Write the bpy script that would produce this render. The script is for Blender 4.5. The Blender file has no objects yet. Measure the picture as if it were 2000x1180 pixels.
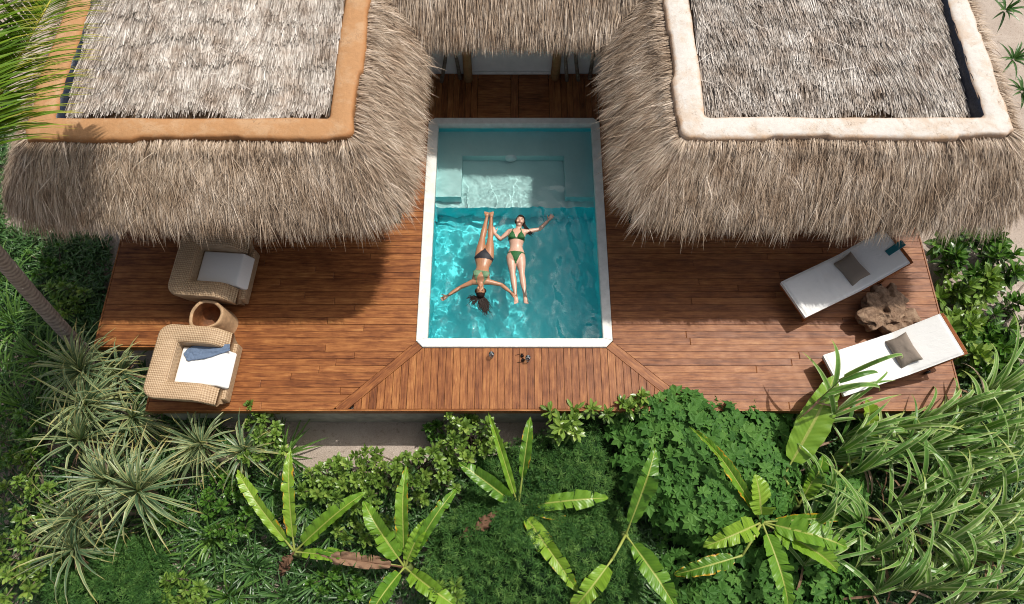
import bpy, bmesh, math, random
import numpy as np
from mathutils import Vector, Matrix, noise as mnoise

# ------------------------------------------------------------------ camera, sky, sun, exposure
scene = bpy.context.scene
COL = scene.collection
CAM_H, TILT, LENS = 10.5, math.radians(22.8), 24.0
cam_data = bpy.data.cameras.new('camera')
cam_data.lens = LENS; cam_data.sensor_width = 36.0
cam_data.clip_start = 0.1; cam_data.clip_end = 2000
cam = bpy.data.objects.new('camera', cam_data)
cam.location = (0, 0, CAM_H); cam.rotation_euler = (TILT, 0, 0)
COL.objects.link(cam); scene.camera = cam

SUN_DIR = Vector((0.45, 0.33, 1.0)).normalized()          # towards the sun
world = bpy.data.worlds.new('World'); scene.world = world; world.use_nodes = True
wn = world.node_tree; bg = wn.nodes['Background']
sky = wn.nodes.new('ShaderNodeTexSky'); sky.sky_type = 'NISHITA'; sky.sun_disc = False
sky.sun_elevation = math.asin(SUN_DIR.z); sky.sun_rotation = math.atan2(SUN_DIR.x, SUN_DIR.y)
sky.air_density = 1.0; sky.dust_density = 6.0; sky.ozone_density = 0.6
hs = wn.nodes.new('ShaderNodeHueSaturation'); hs.inputs['Saturation'].default_value = 0.6       # hazy, thinly clouded sky
wn.links.new(sky.outputs[0], hs.inputs['Color']); wn.links.new(hs.outputs[0], bg.inputs[0]); bg.inputs[1].default_value = 0.10
sun_data = bpy.data.lights.new('sun', 'SUN'); sun_data.energy = 3.6; sun_data.angle = math.radians(0.6)
sun_data.color = (1.0, 0.95, 0.87)
sun = bpy.data.objects.new('sun', sun_data); COL.objects.link(sun)
sun.rotation_euler = SUN_DIR.to_track_quat('Z', 'Y').to_euler(); sun.location = SUN_DIR * 40
try: sun_data.cycles.is_caustics_light = True
except Exception: pass
scene.view_settings.view_transform = 'Standard'; scene.view_settings.look = 'None'
scene.view_settings.exposure = 0.1; scene.view_settings.gamma = 1.0
scene.view_settings.use_curve_mapping = False
cy = scene.cycles
cy.use_denoising = True; cy.max_bounces = 8; cy.diffuse_bounces = 4; cy.transmission_bounces = 8
cy.transparent_max_bounces = 12; cy.caustics_reflective = False; cy.caustics_refractive = True
cy.sample_clamp_indirect = 6.0; cy.filter_width = 1.05

R = np.random.default_rng(7)
random.seed(7)

def P(px, py, z):
    """world point at height z seen at photo pixel (2000 x 1180)"""
    f = 2000 * LENS / 36
    dx, dy = px - 1000, py - 590
    y = -dy * math.cos(TILT) + f * math.sin(TILT); zz = -dy * math.sin(TILT) - f * math.cos(TILT)
    t = (z - CAM_H) / zz
    return Vector((dx * t, y * t, z))

# ------------------------------------------------------------------ small numpy tools
def nrm(v):
    v = np.asarray(v, float)
    return v / np.maximum(np.linalg.norm(v, axis=-1, keepdims=True), 1e-9)

_T = np.random.default_rng(99).random((256, 256))
def vnoise(x, y):
    x = np.asarray(x, float); y = np.asarray(y, float)
    xi = np.floor(x).astype(int); yi = np.floor(y).astype(int)
    fx = x - xi; fy = y - yi
    fx = fx * fx * fx * (fx * (fx * 6 - 15) + 10); fy = fy * fy * fy * (fy * (fy * 6 - 15) + 10)
    g = lambda a, b: _T[a & 255, b & 255]
    return ((g(xi, yi) * (1 - fx) + g(xi + 1, yi) * fx) * (1 - fy) +
            (g(xi, yi + 1) * (1 - fx) + g(xi + 1, yi + 1) * fx) * fy)
def fbm(x, y, o=4):
    s = 0; a = 0.5
    for i in range(o):
        s = s + a * vnoise(x * 2 ** i + 17.3 * i, y * 2 ** i - 9.1 * i); a *= 0.5
    return s

def make_mesh(name, V, faces, par=None, smooth=False):
    """V (n,3); faces: list of int arrays (m,k); par (n,3) -> attribute 'par'"""
    V = np.asarray(V, np.float32)
    me = bpy.data.meshes.new(name)
    if isinstance(faces, np.ndarray): faces = [faces]
    faces = [np.asarray(f, np.int32) for f in faces if len(f)]
    loops = np.concatenate([f.ravel() for f in faces])
    tot = np.concatenate([np.full(len(f), f.shape[1], np.int32) for f in faces])
    start = np.concatenate([[0], np.cumsum(tot)[:-1]]).astype(np.int32)
    me.vertices.add(len(V)); me.vertices.foreach_set('co', V.ravel())
    me.loops.add(len(loops)); me.loops.foreach_set('vertex_index', loops)
    me.polygons.add(len(tot)); me.polygons.foreach_set('loop_start', start)
    try: me.polygons.foreach_set('loop_total', tot)
    except Exception: pass
    me.polygons.foreach_set('use_smooth', np.full(len(tot), bool(smooth)))
    if par is not None:
        at = me.attributes.new('par', 'FLOAT_VECTOR', 'POINT')
        at.data.foreach_set('vector', np.asarray(par, np.float32).ravel())
    me.update(calc_edges=True)
    return me

class MB:
    """collects vertices and faces (any size), then becomes ONE mesh"""
    def __init__(s): s.V = []; s.F = {}; s.Pr = []; s.n = 0
    def add(s, V, F, par=None):
        V = np.asarray(V, float).reshape(-1, 3)
        if not isinstance(F, (list, tuple)) or (len(F) and not hasattr(F[0], '__len__')): F = [F]
        if isinstance(F, (list, tuple)) and len(F) and isinstance(F[0], np.ndarray) and F[0].ndim == 2:
            groups = F
        else:
            groups = {}
            for f in F: groups.setdefault(len(f), []).append(f)
            groups = [np.array(g) for g in groups.values()]
        for g in groups: s.F.setdefault(g.shape[1], []).append(g + s.n)
        s.V.append(V); s.Pr.append(np.zeros((len(V), 3)) if par is None else np.asarray(par, float))
        s.n += len(V); return s
    def tub(s, pts, rad, n=8, rnd=0.5, cap=True, flat=1.0):
        V, F = tube(pts, rad, n, cap, flat)
        par = np.zeros((len(V), 3)); par[:, 2] = rnd
        return s.add(V, F, par)
    def box(s, lo, hi, bev=0.0, rnd=0.5):
        V, F = bevel_box(lo, hi, bev)
        par = np.zeros((len(V), 3)); par[:, 2] = rnd
        return s.add(V, F, par)
    def mesh(s, name, smooth=False):
        return make_mesh(name, np.concatenate(s.V), [np.concatenate(v) for v in s.F.values()], np.concatenate(s.Pr), smooth)

def bevel_box(lo, hi, b):
    lo = np.array(lo, float); hi = np.array(hi, float)
    bm = bmesh.new()
    bmesh.ops.create_cube(bm, size=1)
    for v in bm.verts:
        v.co = Vector([(lo[i] + hi[i]) / 2 + v.co[i] * (hi[i] - lo[i]) for i in range(3)])
    if b > 0: bmesh.ops.bevel(bm, geom=bm.edges[:] , offset=b, segments=2, profile=0.5, affect='EDGES')
    bm.verts.index_update()
    V = np.array([v.co[:] for v in bm.verts]); F = [[v.index for v in f.verts] for f in bm.faces]
    bm.free(); return V, F

def tube(pts, rad, n=8, cap=True, flat=1.0):
    pts = np.array([list(p) for p in pts], float); m = len(pts)
    rad = np.broadcast_to(np.asarray(rad, float), (m,))
    tan = np.gradient(pts, axis=0); tan = nrm(tan)
    ref = np.array([0, 0, 1.0]) if abs(tan[0][2]) < 0.9 else np.array([1.0, 0, 0])
    V = []; a = np.linspace(0, 2 * math.pi, n, endpoint=False)
    side = nrm(np.cross(tan[0], ref))
    for i in range(m):
        side = nrm(side - tan[i] * np.dot(side, tan[i])); up = np.cross(side, tan[i])
        V.append(pts[i] + rad[i] * (np.cos(a)[:, None] * side + flat * np.sin(a)[:, None] * up))
    V = np.concatenate(V)
    i, j = np.meshgrid(np.arange(m - 1), np.arange(n), indexing='ij')
    F = np.stack([i * n + j, i * n + (j + 1) % n, (i + 1) * n + (j + 1) % n, (i + 1) * n + j], -1).reshape(-1, 4)
    F = [list(f) for f in F]
    if cap: F += [list(range(n))[::-1], list(range((m - 1) * n, m * n))]
    return V, F

def link(name, me, mat, parent=None, loc=(0, 0, 0), rot=(0, 0, 0)):
    o = bpy.data.objects.new(name, me); COL.objects.link(o)
    if me is not None and mat is not None:
        me.materials.clear(); me.materials.append(mat)
    o.parent = parent; o.location = loc; o.rotation_euler = rot
    return o
def tag(o, label, cat=None, group=None, kind=None):
    if label: o['label'] = label
    if cat: o['category'] = cat
    if group: o['group'] = group
    if kind: o['kind'] = kind
    return o
def empty(name, loc, rz=0, label=None, cat=None, group=None):
    o = bpy.data.objects.new(name, None); o.empty_display_size = 0.2; COL.objects.link(o)
    o.location = loc; o.rotation_euler = (0, 0, rz)
    return tag(o, label, cat, group)

# ------------------------------------------------------------------ materials
def mat(name):
    m = bpy.data.materials.new(name); m.use_nodes = True
    nt = m.node_tree; b = nt.nodes['Principled BSDF']
    return m, nt, b
def nd(nt, typ, ins=None, **attrs):
    n = nt.nodes.new(typ)
    for k, v in attrs.items(): setattr(n, k, v)
    for k, v in (ins or {}).items():
        s = n.inputs[k]
        if hasattr(v, 'is_linked') or isinstance(v, bpy.types.NodeSocket): nt.links.new(v, s)
        else: s.default_value = v
    return n
def ramp(nt, fac, stops, interp='LINEAR'):
    n = nt.nodes.new('ShaderNodeValToRGB'); n.color_ramp.interpolation = interp
    el = n.color_ramp.elements
    while len(el) < len(stops): el.new(0.5)
    for e, (p, c) in zip(el, stops):
        e.position = p; e.color = (*c, 1) if len(c) == 3 else c
    nt.links.new(fac, n.inputs[0]); return n.outputs[0]
def math_(nt, op, a, b=0.5, c=0.0, clamp=False):
    n = nt.nodes.new('ShaderNodeMath'); n.operation = op; n.use_clamp = clamp
    for i, v in enumerate((a, b, c)):
        if isinstance(v, bpy.types.NodeSocket): nt.links.new(v, n.inputs[i])
        else: n.inputs[i].default_value = v
    return n.outputs[0]
def mix(nt, fac, a, b, blend='MIX'):
    n = nt.nodes.new('ShaderNodeMix'); n.data_type = 'RGBA'; n.blend_type = blend
    for s, v in ((n.inputs[0], fac), (n.inputs[6], a), (n.inputs[7], b)):
        if isinstance(v, bpy.types.NodeSocket): nt.links.new(v, s)
        elif isinstance(v, (int, float)): s.default_value = v
        else: s.default_value = (*v, 1)
    return n.outputs[2]
def noise(nt, vec, scale, detail=4, rough=0.55, dist=0.0):
    n = nd(nt, 'ShaderNodeTexNoise', {'Scale': scale, 'Detail': detail, 'Roughness': rough, 'Distortion': dist})
    if vec is not None: nt.links.new(vec, n.inputs['Vector'])
    return n.outputs[0]
def mapping(nt, vec, scale=(1, 1, 1), loc=None):
    n = nd(nt, 'ShaderNodeMapping', {'Vector': vec, 'Scale': scale})
    if loc is not None:
        if isinstance(loc, bpy.types.NodeSocket): nt.links.new(loc, n.inputs['Location'])
        else: n.inputs['Location'].default_value = loc
    return n.outputs[0]
def bump(nt, b, h, strength, dist=0.01):
    n = nd(nt, 'ShaderNodeBump', {'Height': h, 'Strength': strength, 'Distance': dist})
    nt.links.new(n.outputs[0], b.inputs['Normal']); return n
def par(nt):
    a = nd(nt, 'ShaderNodeAttribute', attribute_name='par')
    s = nd(nt, 'ShaderNodeSeparateXYZ', {0: a.outputs['Vector']})
    return s.outputs[0], s.outputs[1], s.outputs[2]
def pos(nt): return nd(nt, 'ShaderNodeNewGeometry').outputs['Position']
def objc(nt): return nd(nt, 'ShaderNodeTexCoord').outputs['Object']
M = {}

def wood_material(name, stops, weather=True, rough=0.42, scale=1.0):
    m, nt, b = mat(name)
    rnd = nd(nt, 'ShaderNodeObjectInfo').outputs['Random']
    off = nd(nt, 'ShaderNodeCombineXYZ', {0: math_(nt, 'MULTIPLY', rnd, 61.0), 1: math_(nt, 'MULTIPLY', rnd, 37.0), 2: 0.0}).outputs[0]
    v = mapping(nt, objc(nt), (1.1 * scale, 16 * scale, 12 * scale), off)
    g = noise(nt, v, 2.2, 7, 0.62, 0.9)
    v2 = mapping(nt, objc(nt), (2.4 * scale, 4.0 * scale, 3 * scale), off)
    g2 = noise(nt, v2, 1.6, 4, 0.6)
    f = math_(nt, 'ADD', math_(nt, 'MULTIPLY', g, 0.75), math_(nt, 'MULTIPLY', g2, 0.42))
    f = math_(nt, 'ADD', f, math_(nt, 'MULTIPLY', math_(nt, 'SUBTRACT', rnd, 0.5), 0.15))
    c = ramp(nt, f, stops)
    if weather:
        sx = nd(nt, 'ShaderNodeSeparateXYZ', {0: pos(nt)})
        k = nd(nt, 'ShaderNodeMapRange', {0: sx.outputs[0], 1: -1.0, 2: 6.0, 3: 0.0, 4: 0.62}).outputs[0]
        n3 = noise(nt, mapping(nt, pos(nt), (1.0, 2.2, 1)), 1.3, 5, 0.6)
        k = math_(nt, 'MULTIPLY', k, ramp(nt, n3, [(0.3, (0.25,) * 3), (0.65, (1,) * 3)]))
        gb = mix(nt, 0.5, c, (0.29, 0.155, 0.105))
        c = mix(nt, k, c, gb)
    nt.links.new(c, b.inputs['Base Color'])
    r = ramp(nt, g2, [(0.3, (rough + 0.14,) * 3), (0.7, (rough + 0.03,) * 3)])
    nt.links.new(r, b.inputs['Roughness']); b.inputs['Specular IOR Level'].default_value = 0.22
    bump(nt, b, g, 0.35, 0.004)
    return m
M['deck'] = wood_material('deck_wood', [(0.26, (0.034, 0.009, 0.004)), (0.42, (0.11, 0.034, 0.011)), (0.55, (0.205, 0.070, 0.022)), (0.70, (0.325, 0.128, 0.040)), (0.88, (0.46, 0.225, 0.080))])
M['frame_wood'] = wood_material('frame_wood', [(0.25, (0.10, 0.03, 0.01)), (0.55, (0.27, 0.085, 0.025)), (0.85, (0.42, 0.16, 0.05))], False)
M['post_wood'] = wood_material('post_wood', [(0.25, (0.16, 0.085, 0.035)), (0.55, (0.33, 0.19, 0.085)), (0.85, (0.45, 0.28, 0.14))], False, 0.7)
M['branch_wood'] = wood_material('branch_wood', [(0.25, (0.05, 0.04, 0.032)), (0.55, (0.16, 0.13, 0.10)), (0.85, (0.34, 0.30, 0.25))], False, 0.8)

def thatch_material(name, stops, patch, patchcol):
    m, nt, b = mat(name)
    u, v, r = par(nt)
    n = noise(nt, pos(nt), 1.7, 4, 0.6)
    f = math_(nt, 'ADD', math_(nt, 'MULTIPLY', r, 0.75), math_(nt, 'MULTIPLY', math_(nt, 'SUBTRACT', n, 0.5), 0.7))
    f = math_(nt, 'ADD', f, 0.12)
    c = ramp(nt, f, stops)
    n2 = noise(nt, mapping(nt, pos(nt), (1.2, 1.2, 1.2), (7, 3, 1)), 2.3, 5, 0.65)
    k = math_(nt, 'MULTIPLY', ramp(nt, n2, [(0.42, (0,) * 3), (0.68, (1,) * 3)]), patch)
    c = mix(nt, k, c, patchcol, 'MULTIPLY')
    nt.links.new(c, b.inputs['Base Color'])
    b.inputs['Roughness'].default_value = 0.72; b.inputs['Specular IOR Level'].default_value = 0.25
    return m
M['skirt'] = thatch_material('skirt_thatch', [(0.0, (0.09, 0.062, 0.042)), (0.25, (0.27, 0.195, 0.135)), (0.5, (0.47, 0.37, 0.275)), (0.75, (0.66, 0.55, 0.44)), (1.0, (0.84, 0.76, 0.66))], 0.7, (0.66, 0.56, 0.47))
M['top'] = thatch_material('top_thatch', [(0.0, (0.09, 0.075, 0.06)), (0.28, (0.27, 0.23, 0.195)), (0.55, (0.49, 0.445, 0.395)), (0.8, (0.68, 0.635, 0.585)), (1.0, (0.82, 0.785, 0.74))], 0.9, (0.62, 0.53, 0.46))

def simple(name, col, rough=0.6, spec=0.4, nscale=None, namp=0.15, bumpk=0.0, bscale=40):
    m, nt, b = mat(name)
    b.inputs['Roughness'].default_value = rough; b.inputs['Specular IOR Level'].default_value = spec
    if nscale:
        n = noise(nt, objc(nt), nscale, 5, 0.6)
        lo = tuple(c * (1 - namp) for c in col); hi = tuple(min(1, c * (1 + namp)) for c in col)
        nt.links.new(ramp(nt, n, [(0.3, lo), (0.7, hi)]), b.inputs['Base Color'])
    else: b.inputs['Base Color'].default_value = (*col, 1)
    if bumpk:
        bump(nt, b, noise(nt, objc(nt), bscale, 5, 0.65), bumpk, 0.01)
    return m
M['thatch_base'] = simple('thatch_base', (0.13, 0.09, 0.06), 0.9, 0.1, 9, 0.5)
M['soffit'] = simple('soffit_reed', (0.16, 0.11, 0.07), 0.9, 0.1, 12, 0.4)

def plaster(name, base, stain, amount, edge):
    m, nt, b = mat(name)
    u, v, r = par(nt)
    p = pos(nt)
    n = noise(nt, mapping(nt, p, (1, 1, 1)), 2.6, 6, 0.65, 0.4)
    n2 = noise(nt, mapping(nt, p, (1, 1, 1), (5, 2, 0)), 11, 5, 0.65)
    c = mix(nt, ramp(nt, n2, [(0.35, (0,) * 3), (0.75, (1,) * 3)]), tuple(x * 0.90 for x in base), tuple(min(1, x * 1.06) for x in base))
    k = math_(nt, 'MULTIPLY', ramp(nt, n, [(0.48, (0,) * 3), (0.62, (1,) * 3)]), amount)
    c = mix(nt, k, c, stain)
    e = math_(nt, 'ABSOLUTE', math_(nt, 'SUBTRACT', u, 0.5))
    e = math_(nt, 'ADD', e, math_(nt, 'MULTIPLY', math_(nt, 'SUBTRACT', n2, 0.5), 0.35))
    k2 = math_(nt, 'MULTIPLY', ramp(nt, e, [(0.36, (0,) * 3), (0.5, (1,) * 3)]), 0.75)
    c = mix(nt, k2, c, edge)
    vo = nd(nt, 'ShaderNodeTexVoronoi', {'Vector': mapping(nt, p, (1, 1, 1)), 'Scale': 2.6}, feature='DISTANCE_TO_EDGE'); nt.links.new(nd(nt, 'ShaderNodeVectorMath', {0: p, 1: nd(nt, 'ShaderNodeTexNoise', {'Scale': 5.0, 'Vector': p}).outputs['Color']}, operation='ADD').outputs[0], vo.inputs['Vector'])
    ck = math_(nt, 'MULTIPLY', ramp(nt, vo.outputs['Distance'], [(0.004, (1,) * 3), (0.014, (0,) * 3)]), ramp(nt, n, [(0.45, (0,) * 3), (0.6, (0.55,) * 3)]))
    c = mix(nt, ck, c, (0.14, 0.09, 0.06))
    sp = noise(nt, p, 55, 2, 0.5)
    c = mix(nt, ramp(nt, sp, [(0.71, (0,) * 3), (0.76, (0.5,) * 3)]), c, (0.16, 0.10, 0.06))
    nt.links.new(c, b.inputs['Base Color']); b.inputs['Roughness'].default_value = 0.75
    b.inputs['Specular IOR Level'].default_value = 0.25
    bump(nt, b, n2, 0.5, 0.02)
    return m
M['ochre'] = plaster('ochre_plaster', (0.41, 0.222, 0.102), (0.48, 0.32, 0.19), 0.55, (0.34, 0.15, 0.055))
M['whitewash'] = plaster('whitewashed_plaster', (0.60, 0.565, 0.52), (0.46, 0.32, 0.205), 0.5, (0.46, 0.29, 0.165))
M['tarp'] = simple('tarp', (0.012, 0.018, 0.035), 0.38, 0.5, 30, 0.5, 0.8, 25)
M['wall'] = simple('white_wall', (0.72, 0.71, 0.68), 0.8, 0.2, 4, 0.08, 0.3, 20)
M['concrete'] = simple('concrete', (0.42, 0.41, 0.36), 0.85, 0.2, 5, 0.25, 0.5, 30)
def coping_mat():
    m, nt, b = mat('coping_stone')
    n = noise(nt, pos(nt), 6, 6, 0.65); n2 = noise(nt, pos(nt), 45, 3, 0.6)
    c = ramp(nt, n, [(0.3, (0.60, 0.60, 0.55)), (0.7, (0.80, 0.79, 0.74))])
    c = mix(nt, ramp(nt, n2, [(0.6, (0,) * 3), (0.8, (0.35,) * 3)]), c, (0.42, 0.42, 0.38))
    nt.links.new(c, b.inputs['Base Color']); b.inputs['Roughness'].default_value = 0.55
    bump(nt, b, n2, 0.3, 0.004); return m
M['coping'] = coping_mat()
def pool_mat(name, a, bb):
    m, nt, b = mat(name)
    n = noise(nt, pos(nt), 3.5, 6, 0.65); n2 = noise(nt, pos(nt), 40, 3, 0.6)
    c = ramp(nt, n, [(0.3, a), (0.7, bb)])
    nt.links.new(c, b.inputs['Base Color']); b.inputs['Roughness'].default_value = 0.6
    return m
M['pool_shelf'] = pool_mat('pool_shelf_plaster', (0.50, 0.76, 0.74), (0.58, 0.82, 0.80))
M['pool_deep'] = pool_mat('water_tinted_plaster', (0.085, 0.82, 0.88), (0.12, 0.87, 0.92))  # teal of light filtered by deep water is put into the plaster colour
M['sand'] = None
def sand_mat():
    m, nt, b = mat('sand_ground')
    p = pos(nt)
    n = noise(nt, p, 1.1, 7, 0.65); n2 = noise(nt, p, 60, 4, 0.7); n3 = noise(nt, p, 14, 4, 0.6)
    c = ramp(nt, n, [(0.3, (0.36, 0.29, 0.235)), (0.7, (0.58, 0.50, 0.43))])
    c = mix(nt, ramp(nt, n2, [(0.35, (0.5,) * 3), (0.7, (0,) * 3)]), c, (0.22, 0.165, 0.13))
    c = mix(nt, ramp(nt, n3, [(0.58, (0,) * 3), (0.72, (0.6,) * 3)]), c, (0.13, 0.095, 0.065))
    nt.links.new(c, b.inputs['Base Color']); b.inputs['Roughness'].default_value = 0.9
    bump(nt, b, n2, 0.8, 0.02); return m
M['sand'] = sand_mat()

def leaf_mat(name, stops, stripe=None, stripe_w=0.3, gloss=0.38, trans=0.28, tip=None, center=None):
    """par: u across the blade (0..1), v along it, r per leaf"""
    m, nt, b = mat(name)
    u, v, r = par(nt)
    n = noise(nt, pos(nt), 2.5, 3, 0.6)
    f = math_(nt, 'ADD', math_(nt, 'MULTIPLY', r, 0.8), math_(nt, 'MULTIPLY', math_(nt, 'SUBTRACT', n, 0.4), 0.5))
    c = ramp(nt, f, stops)
    e = math_(nt, 'ABSOLUTE', math_(nt, 'SUBTRACT', u, 0.5))
    if stripe is not None:
        k = ramp(nt, math_(nt, 'ADD', e, math_(nt, 'MULTIPLY', math_(nt, 'SUBTRACT', r, 0.5), 0.25)), [(0.5 - stripe_w, (0,) * 3), (0.5 - stripe_w + 0.12, (0.85,) * 3)])
        c = mix(nt, k, c, stripe)
    if center is not None:
        k = ramp(nt, e, [(0.03, (0.8,) * 3), (0.10, (0,) * 3)])
        c = mix(nt, k, c, center)
    if tip is not None:
        k = ramp(nt, math_(nt, 'ADD', v, math_(nt, 'MULTIPLY', r, 0.2)), [(0.82, (0,) * 3), (1.1, (0.9,) * 3)])
        c = mix(nt, k, c, tip)
    nt.links.new(c, b.inputs['Base Color'])
    b.inputs['Roughness'].default_value = gloss; b.inputs['Specular IOR Level'].default_value = 0.45 if gloss < 0.45 else 0.2
    tr = nd(nt, 'ShaderNodeBsdfTranslucent'); nt.links.new(mix(nt, 1.0, c, (0.95, 1.0, 0.45), 'MULTIPLY'), tr.inputs[0])
    ms = nd(nt, 'ShaderNodeMixShader', {0: trans, 1: b.outputs[0], 2: tr.outputs[0]})
    nt.links.new(ms.outputs[0], nt.nodes['Material Output'].inputs[0])
    return m
M['pandanus'] = leaf_mat('pandanus_leaf', [(0.0, (0.05, 0.11, 0.055)), (0.45, (0.13, 0.21, 0.10)), (0.8, (0.26, 0.33, 0.15)), (1.0, (0.46, 0.45, 0.17))], (0.50, 0.51, 0.24), 0.20, 0.42, 0.25, (0.42, 0.36, 0.12))
M['reed'] = leaf_mat('variegated_reed_leaf', [(0.0, (0.075, 0.19, 0.035)), (0.5, (0.15, 0.30, 0.055)), (1.0, (0.27, 0.42, 0.095))], (0.46, 0.55, 0.26), 0.20, 0.36, 0.3, (0.36, 0.42, 0.12))
M['paddle'] = leaf_mat('paddle_leaf', [(0.0, (0.045, 0.095, 0.016)), (0.4, (0.125, 0.225, 0.034)), (0.75, (0.23, 0.34, 0.06)), (1.0, (0.40, 0.48, 0.12))], None, 0.3, 0.30, 0.25, None, (0.26, 0.40, 0.09))
M['paddle_dark'] = leaf_mat('paddle_leaf_dark', [(0.0, (0.022, 0.062, 0.010)), (0.5, (0.06, 0.16, 0.02)), (1.0, (0.14, 0.28, 0.035))], None, 0.3, 0.28, 0.25, None, (0.20, 0.32, 0.07))
M['fine'] = leaf_mat('fine_leaf', [(0.0, (0.020, 0.070, 0.016)), (0.5, (0.062, 0.155, 0.032)), (1.0, (0.17, 0.30, 0.075))], None, 0.3, 0.6, 0.25)
M['vine'] = leaf_mat('vine_leaf', [(0.0, (0.030, 0.10, 0.018)), (0.5, (0.072, 0.185, 0.032)), (1.0, (0.14, 0.28, 0.055))], None, 0.3, 0.6, 0.25)
M['strap'] = leaf_mat('strap_leaf', [(0.0, (0.025, 0.07, 0.02)), (0.5, (0.055, 0.14, 0.035)), (1.0, (0.13, 0.25, 0.06))], None, 0.3, 0.36, 0.22, None, (0.16, 0.27, 0.09))
M['grass'] = leaf_mat('long_grass_leaf', [(0.0, (0.04, 0.10, 0.02)), (0.5, (0.10, 0.22, 0.035)), (1.0, (0.20, 0.34, 0.06))], None, 0.3, 0.4, 0.28, None, (0.22, 0.34, 0.10))
M['palm'] = leaf_mat('palm_leaflet', [(0.0, (0.07, 0.15, 0.015)), (0.5, (0.16, 0.28, 0.025)), (1.0, (0.30, 0.40, 0.04))], None, 0.3, 0.35, 0.38, (0.45, 0.38, 0.06))
M['rachis'] = simple('palm_rachis', (0.42, 0.36, 0.05), 0.5)
M['inner'] = simple('dark_fill', (0.012, 0.030, 0.010), 0.9, 0.1, 12, 0.5)  # near-black filler for the dark depth behind leaves
M['stem'] = simple('plant_stem', (0.15, 0.12, 0.085), 0.8, 0.2, 14, 0.35, 0.5, 30)
M['green_stem'] = simple('green_stem', (0.20, 0.26, 0.07), 0.55, 0.3, 14, 0.25)
M['dead'] = leaf_mat('dead_leaf', [(0.0, (0.10, 0.05, 0.028)), (0.5, (0.27, 0.165, 0.105)), (0.8, (0.48, 0.36, 0.27))], None, 0.3, 0.8, 0.15)
def banana_mat():
    m, nt, b = mat('banana_leaf')
    u, v, r = par(nt)                       # u: -1..1 across, v along, r: edge burn
    rnd = nd(nt, 'ShaderNodeObjectInfo').outputs['Random']
    a = math_(nt, 'ABSOLUTE', u)
    vein = math_(nt, 'SINE', math_(nt, 'ADD', math_(nt, 'MULTIPLY', v, 150.0), math_(nt, 'MULTIPLY', a, -9.0)))
    n = noise(nt, pos(nt), 5, 4, 0.6)
    f = math_(nt, 'ADD', math_(nt, 'MULTIPLY', rnd, 0.55), math_(nt, 'ADD', math_(nt, 'MULTIPLY', vein, 0.022), math_(nt, 'MULTIPLY', n, 0.45)))
    c = ramp(nt, f, [(0.05, (0.05, 0.15, 0.016)), (0.4, (0.135, 0.29, 0.024)), (0.75, (0.24, 0.40, 0.036)), (1.0, (0.36, 0.50, 0.06))])
    n2 = noise(nt, pos(nt), 6, 3, 0.55)
    e = math_(nt, 'ADD', a, math_(nt, 'MULTIPLY', math_(nt, 'SUBTRACT', n2, 0.5), 1.7))
    e = math_(nt, 'ADD', e, math_(nt, 'SUBTRACT', r, 0.80))
    c = mix(nt, ramp(nt, e, [(0.66, (0,) * 3), (0.84, (1,) * 3)]), c, (0.62, 0.36, 0.02))
    c = mix(nt, ramp(nt, e, [(0.98, (0,) * 3), (1.08, (1,) * 3)]), c, (0.20, 0.085, 0.035))
    c = mix(nt, ramp(nt, a, [(0.06, (1,) * 3), (0.11, (0,) * 3)]), c, (0.40, 0.46, 0.11))
    nt.links.new(c, b.inputs['Base Color']); b.inputs['Roughness'].default_value = 0.36
    bump(nt, b, vein, 0.18, 0.006)
    tr = nd(nt, 'ShaderNodeBsdfTranslucent'); nt.links.new(mix(nt, 1.0, c, (1.0, 1.0, 0.4), 'MULTIPLY'), tr.inputs[0])
    ms = nd(nt, 'ShaderNodeMixShader', {0: 0.3, 1: b.outputs[0], 2: tr.outputs[0]})
    nt.links.new(ms.outputs[0], nt.nodes['Material Output'].inputs[0]); return m
M['banana'] = banana_mat()
def wicker_mat():
    m, nt, b = mat('wicker')
    v = objc(nt)
    w1 = nd(nt, 'ShaderNodeTexWave', {'Vector': v, 'Scale': 12.0, 'Distortion': 0.8, 'Detail': 1.0}, wave_type='BANDS', bands_direction='X')
    w2 = nd(nt, 'ShaderNodeTexWave', {'Vector': v, 'Scale': 9.0, 'Distortion': 0.8, 'Detail': 1.0}, wave_type='BANDS', bands_direction='Y')
    w3 = nd(nt, 'ShaderNodeTexWave', {'Vector': v, 'Scale': 11.0, 'Distortion': 0.6, 'Detail': 1.0}, wave_type='BANDS', bands_direction='Z')
    sn = nd(nt, 'ShaderNodeSeparateXYZ', {0: nd(nt, 'ShaderNodeNewGeometry').outputs['Normal']})
    flat = ramp(nt, math_(nt, 'ABSOLUTE', sn.outputs[2]), [(0.55, (0,) * 3), (0.8, (1,) * 3)])
    hx_ = math_(nt, 'MULTIPLY', math_(nt, 'ADD', w1.outputs['Fac'], w2.outputs['Fac']), 0.5)
    hs_ = nd(nt, 'ShaderNodeMix', {0: flat, 2: w3.outputs['Fac'], 3: hx_}); h = hs_.outputs[0]
    n = noise(nt, mapping(nt, v, (3, 40, 12)), 1.5, 4, 0.6)
    f = math_(nt, 'ADD', math_(nt, 'MULTIPLY', h, 0.45), math_(nt, 'MULTIPLY', n, 0.6))
    c = ramp(nt, f, [(0.2, (0.19, 0.11, 0.055)), (0.5, (0.40, 0.27, 0.155)), (0.8, (0.56, 0.42, 0.27))])
    nt.links.new(c, b.inputs['Base Color']); b.inputs['Roughness'].default_value = 0.55
    bump(nt, b, h, 0.8, 0.008); return m
M['wicker'] = wicker_mat()
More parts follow.
